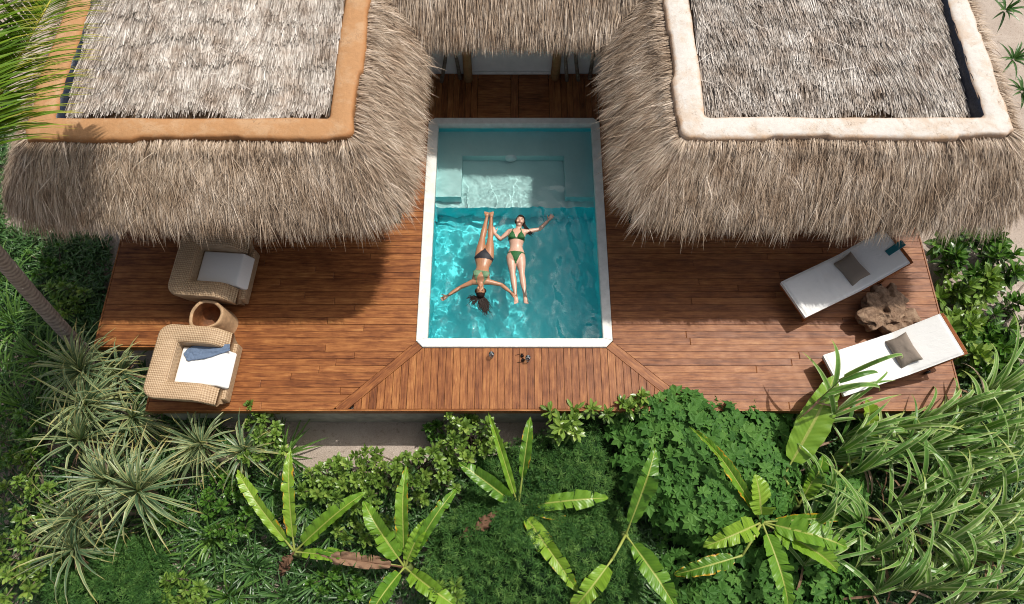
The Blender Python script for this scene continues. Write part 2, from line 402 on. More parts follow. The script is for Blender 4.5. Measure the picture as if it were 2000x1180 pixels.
def fabric(name, col, rough=0.85, wr=0.4):
    m, nt, b = mat(name)
    n = noise(nt, mapping(nt, objc(nt), (1, 2.2, 1)), 5, 5, 0.6, 1.2)
    n2 = noise(nt, objc(nt), 220, 2, 0.5)
    nt.links.new(ramp(nt, n2, [(0.3, tuple(x * 0.93 for x in col)), (0.7, col)]), b.inputs['Base Color'])
    b.inputs['Roughness'].default_value = rough; b.inputs['Specular IOR Level'].default_value = 0.15
    bump(nt, b, n, wr, 0.02); return m
M['white_cloth'] = fabric('white_canvas', (0.80, 0.80, 0.78), 0.85, 0.35)
M['taupe'] = fabric('taupe_linen', (0.235, 0.195, 0.16))
M['blue_cloth'] = fabric('blue_grey_cloth', (0.13, 0.18, 0.27), 0.9, 0.8)
M['teal_cloth'] = fabric('teal_cloth', (0.02, 0.14, 0.17), 0.8)
def root_mat():
    m, nt, b = mat('driftwood_root')
    v = objc(nt)
    n = noise(nt, mapping(nt, v, (1, 1, 1)), 6, 7, 0.65, 1.5)
    c = ramp(nt, n, [(0.25, (0.05, 0.025, 0.013)), (0.42, (0.18, 0.105, 0.06)), (0.6, (0.31, 0.205, 0.13)), (0.8, (0.42, 0.29, 0.18))])
    nt.links.new(c, b.inputs['Base Color']); b.inputs['Roughness'].default_value = 0.75
    bump(nt, b, noise(nt, v, 22, 6, 0.65, 1.0), 0.8, 0.02); return m
M['root'] = root_mat()
M['log'] = simple('hollow_log_wood', (0.44, 0.29, 0.165), 0.65, 0.3, 9, 0.3, 0.4, 20)
M['log_in'] = simple('hollow_log_inside', (0.19, 0.075, 0.028), 0.7, 0.3, 8, 0.5, 0.6, 18)
def bark_mat():
    m, nt, b = mat('palm_bark')
    u, v, r = par(nt)
    rings = math_(nt, 'SINE', math_(nt, 'MULTIPLY', v, 1.0))
    n = noise(nt, pos(nt), 14, 5, 0.65)
    f = math_(nt, 'ADD', math_(nt, 'MULTIPLY', rings, 0.12), n)
    c = ramp(nt, f, [(0.3, (0.13, 0.105, 0.095)), (0.7, (0.30, 0.26, 0.235))])
    c = mix(nt, ramp(nt, noise(nt, pos(nt), 9, 2, 0.4), [(0.72, (0,) * 3), (0.75, (0.9,) * 3)]), c, (0.68, 0.68, 0.64))
    nt.links.new(c, b.inputs['Base Color']); b.inputs['Roughness'].default_value = 0.85
    bump(nt, b, f, 0.6, 0.02); return m
M['bark'] = bark_mat()
def skin_mat(name, col, spec):
    m, nt, b = mat(name)
    n = noise(nt, objc(nt), 7, 4, 0.6)
    nt.links.new(ramp(nt, n, [(0.3, tuple(c * 0.93 for c in col)), (0.7, tuple(min(1, c * 1.05) for c in col))]), b.inputs['Base Color'])
    b.inputs['Roughness'].default_value = 0.38; b.inputs['Specular IOR Level'].default_value = spec
    b.inputs['Subsurface Weight'].default_value = 0.08; b.inputs['Subsurface Scale'].default_value = 0.01
    b.inputs['Subsurface Radius'].default_value = (1.0, 0.35, 0.2)
    return m
M['skin_fair'] = skin_mat('fair_skin', (0.60, 0.365, 0.265), 0.5)
M['skin_tan'] = skin_mat('tanned_skin', (0.40, 0.195, 0.105), 0.5)
M['hair'] = simple('dark_hair', (0.018, 0.010, 0.007), 0.6, 0.2)
M['lips'] = simple('lips', (0.38, 0.11, 0.09), 0.45, 0.4)
M['green_bikini'] = simple('green_bikini', (0.018, 0.11, 0.03), 0.6, 0.3, 60, 0.4)
M['sage_bikini'] = simple('sage_bikini', (0.13, 0.24, 0.13), 0.6, 0.3, 50, 0.3)
M['black_bikini'] = simple('black_bikini', (0.022, 0.022, 0.028), 0.6, 0.3)
def glass_mat():
    m, nt, b = mat('clear_glass')
    b.inputs['Base Color'].default_value = (0.97, 0.98, 0.98, 1); b.inputs['Roughness'].default_value = 0.02
    tr = nd(nt, 'ShaderNodeBsdfTransparent', {0: (0.93, 0.95, 0.95, 1)}); gl = nd(nt, 'ShaderNodeBsdfGlossy', {0: (1, 1, 1, 1), 1: 0.03})
    lw = nd(nt, 'ShaderNodeLayerWeight', {0: 0.35})
    ms = nd(nt, 'ShaderNodeMixShader', {0: lw.outputs['Fresnel'], 1: tr.outputs[0], 2: gl.outputs[0]})
    nt.links.new(ms.outputs[0], nt.nodes['Material Output'].inputs[0])
    return m
M['glass'] = glass_mat()
M['dark_glass'] = simple('dark_lens', (0.006, 0.005, 0.006), 0.08, 0.5)
M['jet'] = simple('pool_light', (0.80, 0.86, 0.86), 0.4, 0.4)
def water_mat():
    m = bpy.data.materials.new('pool_water'); m.use_nodes = True; nt = m.node_tree; nt.nodes.clear()
    out = nd(nt, 'ShaderNodeOutputMaterial')
    b = nd(nt, 'ShaderNodeBsdfPrincipled', {'Base Color': (0.86, 1.0, 1.0, 1), 'Roughness': 0.0, 'IOR': 1.33, 'Transmission Weight': 1.0})
    nt.links.new(b.outputs[0], out.inputs[0]); return m
M['water'] = water_mat()

# ------------------------------------------------------------------ the setting: ground, foundation
GZ = -1.05
def ground_h(x, y):
    return GZ + 0.10 * (fbm(x * 0.6 + 3, y * 0.6, 4) - 0.5)
def build_ground():
    # one sheet with a hole where the pool basin is sunk, finer near the house
    xs = np.unique(np.concatenate([[-600, -200, -80, -40, -22], np.arange(-14, 14.01, 0.35), [22, 40, 80, 200, 600], [-1.95, 2.03]]))
    ys = np.unique(np.concatenate([[-600, -200, -80, -40, -20], np.arange(-6, 14.01, 0.35), [22, 40, 80, 200, 600], [3.4, 8.3]]))
    X, Y = np.meshgrid(xs, ys); Z = ground_h(X, Y)
    V = np.stack([X, Y, Z], -1).reshape(-1, 3); nx = len(xs)
    F = []
    for j in range(len(ys) - 1):
        for i in range(nx - 1):
            cx, cyy = (xs[i] + xs[i + 1]) / 2, (ys[j] + ys[j + 1]) / 2
            if -1.95 < cx < 2.03 and 3.4 < cyy < 8.3: continue
            F.append([j * nx + i, j * nx + i + 1, (j + 1) * nx + i + 1, (j + 1) * nx + i])
    tag(link('ground', make_mesh('ground', V, np.array(F), None, True), M['sand']), 'pale sandy ground around the deck and under the plants', None, None, 'structure')
build_ground()

# deck outline
X_L, X_L2, X_R = -6.80, -5.74, 7.10
Y_F, Y_N = 2.565, 3.62
PX0, PX1, PY0, PY1 = -1.56, 1.636, 3.615, 8.16       # pool coping outer
MITL, MITR = -2.72, 2.83                             # where the diagonals meet the front edge
def wall_box(name, lo, hi, label, cat, m='concrete'):
    V, F = bevel_box(lo, hi, 0.01)
    o = link(name, MB().add(V - np.array([(lo[0] + hi[0]) / 2, (lo[1] + hi[1]) / 2, lo[2]]), F).mesh(name), M[m],
             None, ((lo[0] + hi[0]) / 2, (lo[1] + hi[1]) / 2, lo[2]))
    return tag(o, label, cat)
wall_box('foundation_wall', (X_L2 + 0.06, Y_F + 0.06, GZ - 0.3), (X_R - 0.06, Y_F + 0.22, -0.13), 'grey concrete foundation wall below the front edge of the deck', 'wall')

# ------------------------------------------------------------------ deck planks
def clip(poly, a, b):
    """keep the part of poly left of the directed line a->b"""
    out = []
    s = lambda p: (b[0] - a[0]) * (p[1] - a[1]) - (b[1] - a[1]) * (p[0] - a[0])
    for i in range(len(poly)):
        p, q = poly[i], poly[(i + 1) % len(poly)]
        sp, sq = s(p), s(q)
        if sp >= 0: out.append(p)
        if sp * sq < 0:
            t = sp / (sp - sq); out.append((p[0] + (q[0] - p[0]) * t, p[1] + (q[1] - p[1]) * t))
    return out
deck = empty('wooden_deck', (0, Y_F, 0), 0, 'reddish brown timber deck of narrow boards around the pool', 'deck')
def poly_plank(poly, ang, z1=0.0, z0=-0.035, ch=0.006, name='plank', parent=deck, m='deck'):
    if len(poly) < 3: return
    P2 = np.array(poly); c = P2.mean(0)
    area = 0.5 * abs(np.dot(P2[:, 0], np.roll(P2[:, 1], -1)) - np.dot(P2[:, 1], np.roll(P2[:, 0], -1)))
    if area < 0.003: return
    ca, sa = math.cos(-ang), math.sin(-ang)
    L = (P2 - c) @ np.array([[ca, sa], [-sa, ca]])
    n = len(L)
    ctr = L.mean(0)
    ins = np.array([p - ch * nrm(p - ctr) * 1.3 for p in L])
    wob = random.uniform(-0.0015, 0.0015)
    V = [(*p, z0) for p in L] + [(*p, z1 - ch) for p in L] + [(*p, z1 + wob) for p in ins]
    F = [list(range(2 * n, 3 * n))]
    for k in (0, 1):
        F += [[k * n + i, k * n + (i + 1) % n, (k + 1) * n + (i + 1) % n, (k + 1) * n + i] for i in range(n)]
    o = link(name, MB().add(V, F).mesh(name), M[m], parent, (c[0] - parent.location.x, c[1] - parent.location.y, 0), (0, 0, ang))
    return o
PITCH, GAP = 0.1185, 0.0055
def rect(x0, x1, y0, y1): return [(x0, y0), (x1, y0), (x1, y1), (x0, y1)]
MW = 0.075                                            # half width of the diagonal boards
def offs(a, b, d):
    t = nrm(np.array(b) - np.array(a)); n = np.array([-t[1], t[0]]) * d
    return tuple(np.array(a) + n), tuple(np.array(b) + n)
ML = ((MITL, Y_F), (PX0 - 0.02, PY0 - 0.02)); MR = ((PX1 + 0.02, PY0 - 0.02), (MITR, Y_F))
row = 0
y = Y_F + 0.03
while y < 9.2:
    y1 = y + PITCH - GAP
    jit = lambda: random.uniform(-0.0015, 0.0015)
    # left field
    xa = X_L if y > Y_N else X_L2
    xb = PX0 - 0.006
    segs = []
    if y1 < 5.95:
        cut = random.uniform(xa + 1.0, xb - 0.7)
        segs = [(xa + 0.03, cut), (cut + 0.004, xb)]
    else: segs = [(-1.95, xb)]
    for s0, s1 in segs:
        q = rect(s0, s1, y + jit(), y1 + jit())
        a, b_ = offs(*ML, MW + 0.004)
        if y < PY0: q = clip(q, a, b_)
        poly_plank(q, 0)
    # right field
    xa = PX1 + 0.006; xb = X_R
    if y1 < 5.95:
        cut = random.uniform(xa + 0.9, xb - 1.0)
        segs = [(xa, cut), (cut + 0.004, xb - 0.03)]
    else: segs = [(xa, 2.05)]
    for s0, s1 in segs:
        q = rect(s0, s1, y + jit(), y1 + jit())
        a, b_ = offs(*MR, MW + 0.004)
        if y < PY0: q = clip(q, a, b_)
        poly_plank(q, 0)
    y += PITCH
x = MITL
while x < MITR:
    q = rect(x, x + PITCH - GAP, Y_F + 0.03, PY0 - 0.012)
    a, b_ = offs(*ML, -(MW + 0.004)); q = clip(q, b_, a)
    a, b_ = offs(*MR, -(MW + 0.004)); q = clip(q, b_, a) if len(q) > 2 else q
    if len(q) > 2:
        q = [(min(px_, max(px_, px_)), py_) for px_, py_ in q]
        q2 = [(qy, -qx) for qx, qy in q]
        poly_plank(q, math.pi / 2)
    x += PITCH
for (a, b_) in (ML, MR):
    t = nrm(np.array(b_) - np.array(a))
    a, b_ = (a, tuple(np.array(b_) + t * 0.2)) if a[0] < 0 else (tuple(np.array(a) - t * 0.2), b_)
    o1 = offs(a, b_, MW); o2 = offs(a, b_, -MW)
    q = [o2[0], o2[1], o1[1], o1[0]]
    q = clip(q, (-9, Y_F + 0.03), (9, Y_F + 0.03))
    if a[0] < 0: q = clip(q, (PX0 + 0.106, PY0 - 0.006), (PX0 - 0.006, PY0 + 0.106))
    else: q = clip(q, (PX1 + 0.006, PY0 + 0.106), (PX1 - 0.106, PY0 - 0.006))
    poly_plank(q, math.atan2(t[1], t[0]), 0.001)
# boards behind the pool (in the shade of the pavilion): side boards run back, two slatted panels between
def field_v(x0, x1, y0, y1, p=PITCH):
    xx = x0
    p = (x1 - x0) / round((x1 - x0) / p)
    for k in range(round((x1 - x0) / p)):
        poly_plank(rect(xx, xx + p - GAP, y0, y1), math.pi / 2); xx += p
BY0, BY1 = PY1 + 0.01, 9.22
field_v(PX0, -0.78, BY0, BY1); field_v(0.82, PX1, BY0, BY1)
for xa, xb in ((-0.78, -0.66), (-0.02, 0.12), (0.71, 0.82)):
    poly_plank(rect(xa + 0.003, xb - 0.003, BY0, BY1), math.pi / 2, 0.004)
for xa, xb in ((-0.66, -0.02), (0.12, 0.71)):
    yy = BY0
    k = 0
    while yy < BY1 - 0.05:
        poly_plank(rect(xa + 0.004, xb - 0.004, yy, min(yy + PITCH * 0.8 - GAP, BY1)), 0, -0.004); yy += PITCH * 0.8
# border boards and fascia
def fascia(name, x0, x1, y0, y1, z0=-0.17, z1=0.002):
    V, F = bevel_box((-(x1 - x0) / 2, -(y1 - y0) / 2, z0), ((x1 - x0) / 2, (y1 - y0) / 2, z1), 0.004)
    link(name, MB().add(V, F).mesh(name), M['deck'], deck, ((x0 + x1) / 2, (y0 + y1) / 2 - Y_F, 0))
fascia('edge_board', X_L2, X_R, Y_F, Y_F + 0.026)
fascia('edge_board', X_L, X_L2 - 0.002, Y_N - 0.002, Y_N + 0.024)
fascia('edge_board', X_L, X_L + 0.026, Y_N + 0.03, 6.0)
fascia('edge_board', X_L2, X_L2 + 0.026, Y_F + 0.03, Y_N - 0.03)
fascia('edge_board', X_R - 0.026, X_R, Y_F + 0.03, 6.0)
jo = MB()
for yy in np.arange(Y_F + 0.25, 5.9, 0.6):
    jo.box((X_L2 + 0.03 if yy < Y_N else X_L + 0.03, yy, -0.16), (PX0 - 0.45, yy + 0.06, -0.038))
    jo.box((PX1 + 0.45, yy, -0.16), (X_R - 0.03, yy + 0.06, -0.038))
jo.box((-1.9, 2.9, -0.16), (2.0, 2.96, -0.038)); jo.box((-1.9, 3.4, -0.16), (2.0, 3.46, -0.038))
o = jo.mesh('joist'); o.transform(Matrix.Translation((0, -Y_F, 0))); link('joist', o, M['frame_wood'], deck)['kind'] = 'stuff'
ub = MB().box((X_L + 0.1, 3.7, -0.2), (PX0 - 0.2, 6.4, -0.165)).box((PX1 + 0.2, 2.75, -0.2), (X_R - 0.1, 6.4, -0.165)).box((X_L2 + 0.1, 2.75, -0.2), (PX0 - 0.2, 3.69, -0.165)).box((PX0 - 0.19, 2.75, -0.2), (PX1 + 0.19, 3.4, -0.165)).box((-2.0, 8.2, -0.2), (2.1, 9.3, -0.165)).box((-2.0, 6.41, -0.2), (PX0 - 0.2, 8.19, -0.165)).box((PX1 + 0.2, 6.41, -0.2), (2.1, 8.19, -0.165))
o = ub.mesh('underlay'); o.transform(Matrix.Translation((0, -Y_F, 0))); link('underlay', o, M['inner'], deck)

# ------------------------------------------------------------------ pool
IX0, IX1, IY0, IY1 = -1.38, 1.485, 3.765, 8.02
WZ = -0.085
pool = empty('swimming_pool', ((IX0 + IX1) / 2, PY0, 0), 0, 'rectangular plunge pool with pale stone rim and sunken bench', 'pool')
PL = np.array(pool.location)
def pool_part(name, mb, m, smooth=False):
    me = mb.mesh(name, smooth); me.transform(Matrix.Translation(-Vector(PL)))
    o = link(name, me, M[m], pool)
    return o
def coping():
    # ring with chamfered corners, swept as four mitred stones
    ch = 0.11
    out = [(PX0 + ch, PY0), (PX1 - ch, PY0), (PX1, PY0 + ch), (PX1, PY1 - ch), (PX1 - ch, PY1), (PX0 + ch, PY1), (PX0, PY1 - ch), (PX0, PY0 + ch)]
    sides = [[(IX0, IY0), (PX0, PY0 + ch), (PX0 + ch, PY0), (PX1 - ch, PY0), (PX1, PY0 + ch), (IX1, IY0)],
             [(IX1, IY0), (PX1, PY0 + ch), (PX1, PY1 - ch), (IX1, IY1)],
             [(IX1, IY1), (PX1, PY1 - ch), (PX1 - ch, PY1), (PX0 + ch, PY1), (PX0, PY1 - ch), (IX0, IY1)],
             [(IX0, IY1), (PX0, PY1 - ch), (PX0, PY0 + ch), (IX0, IY0)]]
    for s in sides:
        bm = bmesh.new()
        vs = [bm.verts.new((x_, y_, -0.13)) for x_, y_ in s]
        f = bm.faces.new(vs); bm.normal_update()
        if f.normal.z < 0: f.normal_flip()
        r = bmesh.ops.extrude_face_region(bm, geom=[f])
        for v in r['geom']:
            if isinstance(v, bmesh.types.BMVert): v.co.z = 0.024
        bm.normal_update(); bmesh.ops.recalc_face_normals(bm, faces=bm.faces[:])
        top = [e for e in bm.edges if all(v.co.z > 0 for v in e.verts)]
        bmesh.ops.bevel(bm, geom=top, offset=0.008, segments=2, affect='EDGES')
        me = bpy.data.meshes.new('coping'); bm.to_mesh(me); bm.free()
        me.transform(Matrix.Translation(-Vector(PL))); link('coping', me, M['coping'], pool)
coping()
ZB, ZR, ZD = -0.34, -0.56, -1.10                     # bench top, recess floor, deep floor
RX0, RX1, RY0, RY1 = -0.93, 0.98, 6.55, 7.50         # recess in the bench
def quadmb(*quads):
    mb = MB()
    for q in quads: mb.add(np.array(q), np.array([[0, 1, 2, 3]]))
    return mb
e = 0.03                                             # walls stand a little outside the coping's inner edge
A0, A1, B0, B1 = IX0 - e, IX1 + e, IY0 - e, IY1 + e
# bench (U shape): top slabs, faces towards the recess and towards the deep part
BF = RY1 - 0.90
shelf = quadmb(
    [(A0, RY1, ZB), (A1, RY1, ZB), (A1, B1, ZB), (A0, B1, ZB)],
    [(A0, BF, ZB), (RX0, BF, ZB), (RX0, RY1, ZB), (A0, RY1, ZB)],
    [(RX1, BF, ZB), (A1, BF, ZB), (A1, RY1, ZB), (RX1, RY1, ZB)],
    [(RX0, RY1, ZR), (RX1, RY1, ZR), (RX1, RY1, ZB), (RX0, RY1, ZB)],
    [(RX0, BF, ZR), (RX0, RY1, ZR), (RX0, RY1, ZB), (RX0, BF, ZB)],
    [(RX1, RY1, ZR), (RX1, BF, ZR), (RX1, BF, ZB), (RX1, RY1, ZB)],
    [(A0, BF, ZR), (RX0, BF, ZR), (RX0, BF, ZB), (A0, BF, ZB)],
    [(RX1, BF, ZR), (A1, BF, ZR), (A1, BF, ZB), (RX1, BF, ZB)])
benchpart = pool_part('bench', shelf, 'pool_shelf')
steppart = pool_part('step', quadmb([(A0, RY1 - 1.02, ZR), (A1, RY1 - 1.02, ZR), (A1, BF, ZR), (A0, BF, ZR)], [(RX0, BF, ZR), (RX1, BF, ZR), (RX1, RY1, ZR), (RX0, RY1, ZR)]), 'pool_shelf')
YS = RY1 - 1.02
basin = quadmb(
    [(A0, B0, ZD), (A1, B0, ZD), (A1, YS, ZD), (A0, YS, ZD)],
    [(A0, YS, ZD), (A1, YS, ZD), (A1, YS, ZR), (A0, YS, ZR)],
    [(A0, B0, -0.12), (A0, B0, ZD), (A0, B1, ZD), (A0, B1, -0.12)],
    [(A1, B0, ZD), (A1, B0, -0.12), (A1, B1, -0.12), (A1, B1, ZD)],
    [(A0, B1, ZD), (A1, B1, ZD), (A1, B1, -0.12), (A0, B1, -0.12)],
    [(A1, B0, ZD), (A0, B0, ZD), (A0, B0, -0.12), (A1, B0, -0.12)])
basinpart = pool_part('basin', basin, 'pool_deep')
# outer shell so the basin is a closed body below the deck
shell = MB().box((A0 - 0.15, B0 - 0.15, ZD - 0.2), (A0 - 0.01, B1 + 0.15, -0.14)).box((A1 + 0.01, B0 - 0.15, ZD - 0.2), (A1 + 0.15, B1 + 0.15, -0.14)) \
    .box((A0 - 0.01, B0 - 0.15, ZD - 0.2), (A1 + 0.01, B0 - 0.01, -0.14)).box((A0 - 0.01, B1 + 0.01, ZD - 0.2), (A1 + 0.01, B1 + 0.15, -0.14)) \
    .box((A0 - 0.01, B0 - 0.01, ZD - 0.2), (A1 + 0.01, B1 + 0.01, ZD - 0.02))
pool_part('shell', shell, 'concrete')
def lathe(prof, n=24):
    prof = np.array(prof); a = np.linspace(0, 2 * math.pi, n, endpoint=False)
    V = np.stack([np.outer(prof[:, 0], np.cos(a)), np.outer(prof[:, 0], np.sin(a)), np.repeat(prof[:, 1][:, None], n, 1)], -1).reshape(-1, 3)
    m_ = len(prof)
    i, j = np.meshgrid(np.arange(m_ - 1), np.arange(n), indexing='ij')
    F = np.stack([i * n + j, i * n + (j + 1) % n, (i + 1) * n + (j + 1) % n, (i + 1) * n + j], -1).reshape(-1, 4)
    return V, F
V, F = lathe([(0.0, 0.06), (0.06, 0.058), (0.095, 0.042), (0.11, 0.0), (0.115, -0.01)], 24)
V = np.stack([V[:, 0], -V[:, 2], V[:, 1]], -1)       # faces the camera side (-y)
pool_part('pool_light', MB().add(V + np.array([-0.02, RY1 - 0.002, (ZB + ZR) / 2 + 0.03]), [F]), 'jet', True)

# water: real ripples on a fine grid
PEOPLE_PX = []
def build_water():
    nx, ny = 260, 390
    xs = np.linspace(A0 + 0.002, A1 - 0.002, nx); ys = np.linspace(B0 + 0.002, B1 - 0.002, ny)
    X, Y = np.meshgrid(xs, ys)
    calm = np.clip((Y - 5.9) / 1.2, 0, 1)            # calmer over the bench
    wx = X + 0.10 * (fbm(X * 2.2, Y * 2.2, 3) - 0.5) * 2; wy = Y + 0.10 * (fbm(X * 2.2 + 9, Y * 2.2 + 4, 3) - 0.5) * 2
    h = 0.030 * (1 - np.abs(2 * fbm(wx * 2.1, wy * 2.1, 2) - 0.75) * 1.6)
    h += 0.0150 * (fbm(wx * 4.6 + 5, wy * 4.6, 3) - 0.5) * 2
    h += 0.0035 * np.sin(17 * (wx * 0.8 + wy * 0.6) + 3 * fbm(X * 3, Y * 3, 2) * 2)
    for (px_, py_, amp, k) in ((1015, 470, .004, 30), (1020, 590, .005, 34), (938, 590, .004, 30), (868, 583, .004, 36), (1078, 428, .004, 32), (955, 420, .004, 30)):
        c = P(px_, py_, WZ); d = np.hypot(X - c.x, Y - c.y)
        h += amp * np.sin(k * d) * np.exp(-d / 0.28)
    h = (h - h.mean()) * (1 - 0.72 * calm)
    V = np.stack([X, Y, WZ + h], -1).reshape(-1, 3) - PL * [1, 1, 0]
    i, j = np.meshgrid(np.arange(nx - 1), np.arange(ny - 1))
    F = np.stack([j * nx + i, j * nx + i + 1, (j + 1) * nx + i + 1, (j + 1) * nx + i], -1).reshape(-1, 4)
    w = link('water', make_mesh('water', V, F, None, True), M['water'], None, (PL[0], PL[1], 0))
    tag(w, 'clear rippled turquoise pool water', None, None, 'structure')
    return w
water = build_water()
water.cycles.is_caustics_caster = True
for o in (benchpart, steppart, basinpart): o.cycles.is_caustics_receiver = True

# ------------------------------------------------------------------ thatched roofs
def blades(base, dirs, length, width, droop, nseg, prof, rnd, upv=None, roll=None, fold=0.0):
    """strips growing from base along dirs, bending down; returns V, [quads], par"""
    base = np.asarray(base, float); d = nrm(dirs); N = len(base)
    length = np.broadcast_to(np.asarray(length, float), (N,)); width = np.broadcast_to(np.asarray(width, float), (N,))
    droop = np.broadcast_to(np.asarray(droop, float), (N,)); rnd = np.broadcast_to(np.asarray(rnd, float), (N,))
    up = np.tile([0, 0, 1.0], (N, 1)) if upv is None else np.broadcast_to(upv, (N, 3))
    side = np.cross(d, up); bad = np.linalg.norm(side, axis=1) < 1e-3; side[bad] = [1, 0, 0]; side = nrm(side)
    if roll is not None:
        nn = np.cross(side, d); side = nrm(side * np.cos(roll)[:, None] + nn * np.sin(roll)[:, None])
    ac = 3 if fold else 2
    p = base.copy(); rows = []; pars = []
    down = np.array([0, 0, -1.0])
    for k in range(nseg + 1):
        t = k / nseg
        dk = nrm(d + down * (droop * (t + 0.5 / nseg) ** 1.3)[:, None] * 1.5)
        w = (prof[k] * width / 2)[:, None]
        if fold:
            nn = nrm(np.cross(side, dk))
            rows.append(np.stack([p - side * w + nn * w * fold, p, p + side * w + nn * w * fold], 1))
        else: rows.append(np.stack([p - side * w, p + side * w], 1))
        u = np.linspace(0, 1, ac)
        pp = np.zeros((N, ac, 3)); pp[:, :, 0] = u; pp[:, :, 1] = t; pp[:, :, 2] = rnd[:, None]; pars.append(pp)
        p = p + dk * (length / nseg)[:, None]
    V = np.stack(rows, 1).reshape(-1, 3); pr = np.stack(pars, 1).reshape(-1, 3)
    per = (nseg + 1) * ac
    q = []
    for k in range(nseg):
        for a in range(ac - 1):
            q.append([k * ac + a, k * ac + a + 1, (k + 1) * ac + a + 1, (k + 1) * ac + a])
    F = (np.arange(N)[:, None, None] * per + np.array(q)[None]).reshape(-1, 4)
    return V, [F], pr

def rrect(x0, x1, y0, y1, r, ne, nc):
    """closed rounded rectangle, ccw from front-left corner end; returns (n,2)"""
    pts = []
    cs = [((x1 - r, y0 + r), -90), ((x1 - r, y1 - r), 0), ((x0 + r, y1 - r), 90), ((x0 + r, y0 + r), 180)]
    corner = []
    for (c, a0) in cs:
        a = np.radians(np.linspace(a0, a0 + 90, nc + 1))
        corner.append(np.stack([c[0] + r * np.cos(a), c[1] + r * np.sin(a)], -1))
    for i in range(4):
        prev = corner[i - 1][-1]; cur = corner[i][0]
        t = np.linspace(0, 1, ne, endpoint=False)[:, None]
        pts.append(prev * (1 - t) + cur * t); pts.append(corner[i][:-1])
    return np.concatenate(pts)

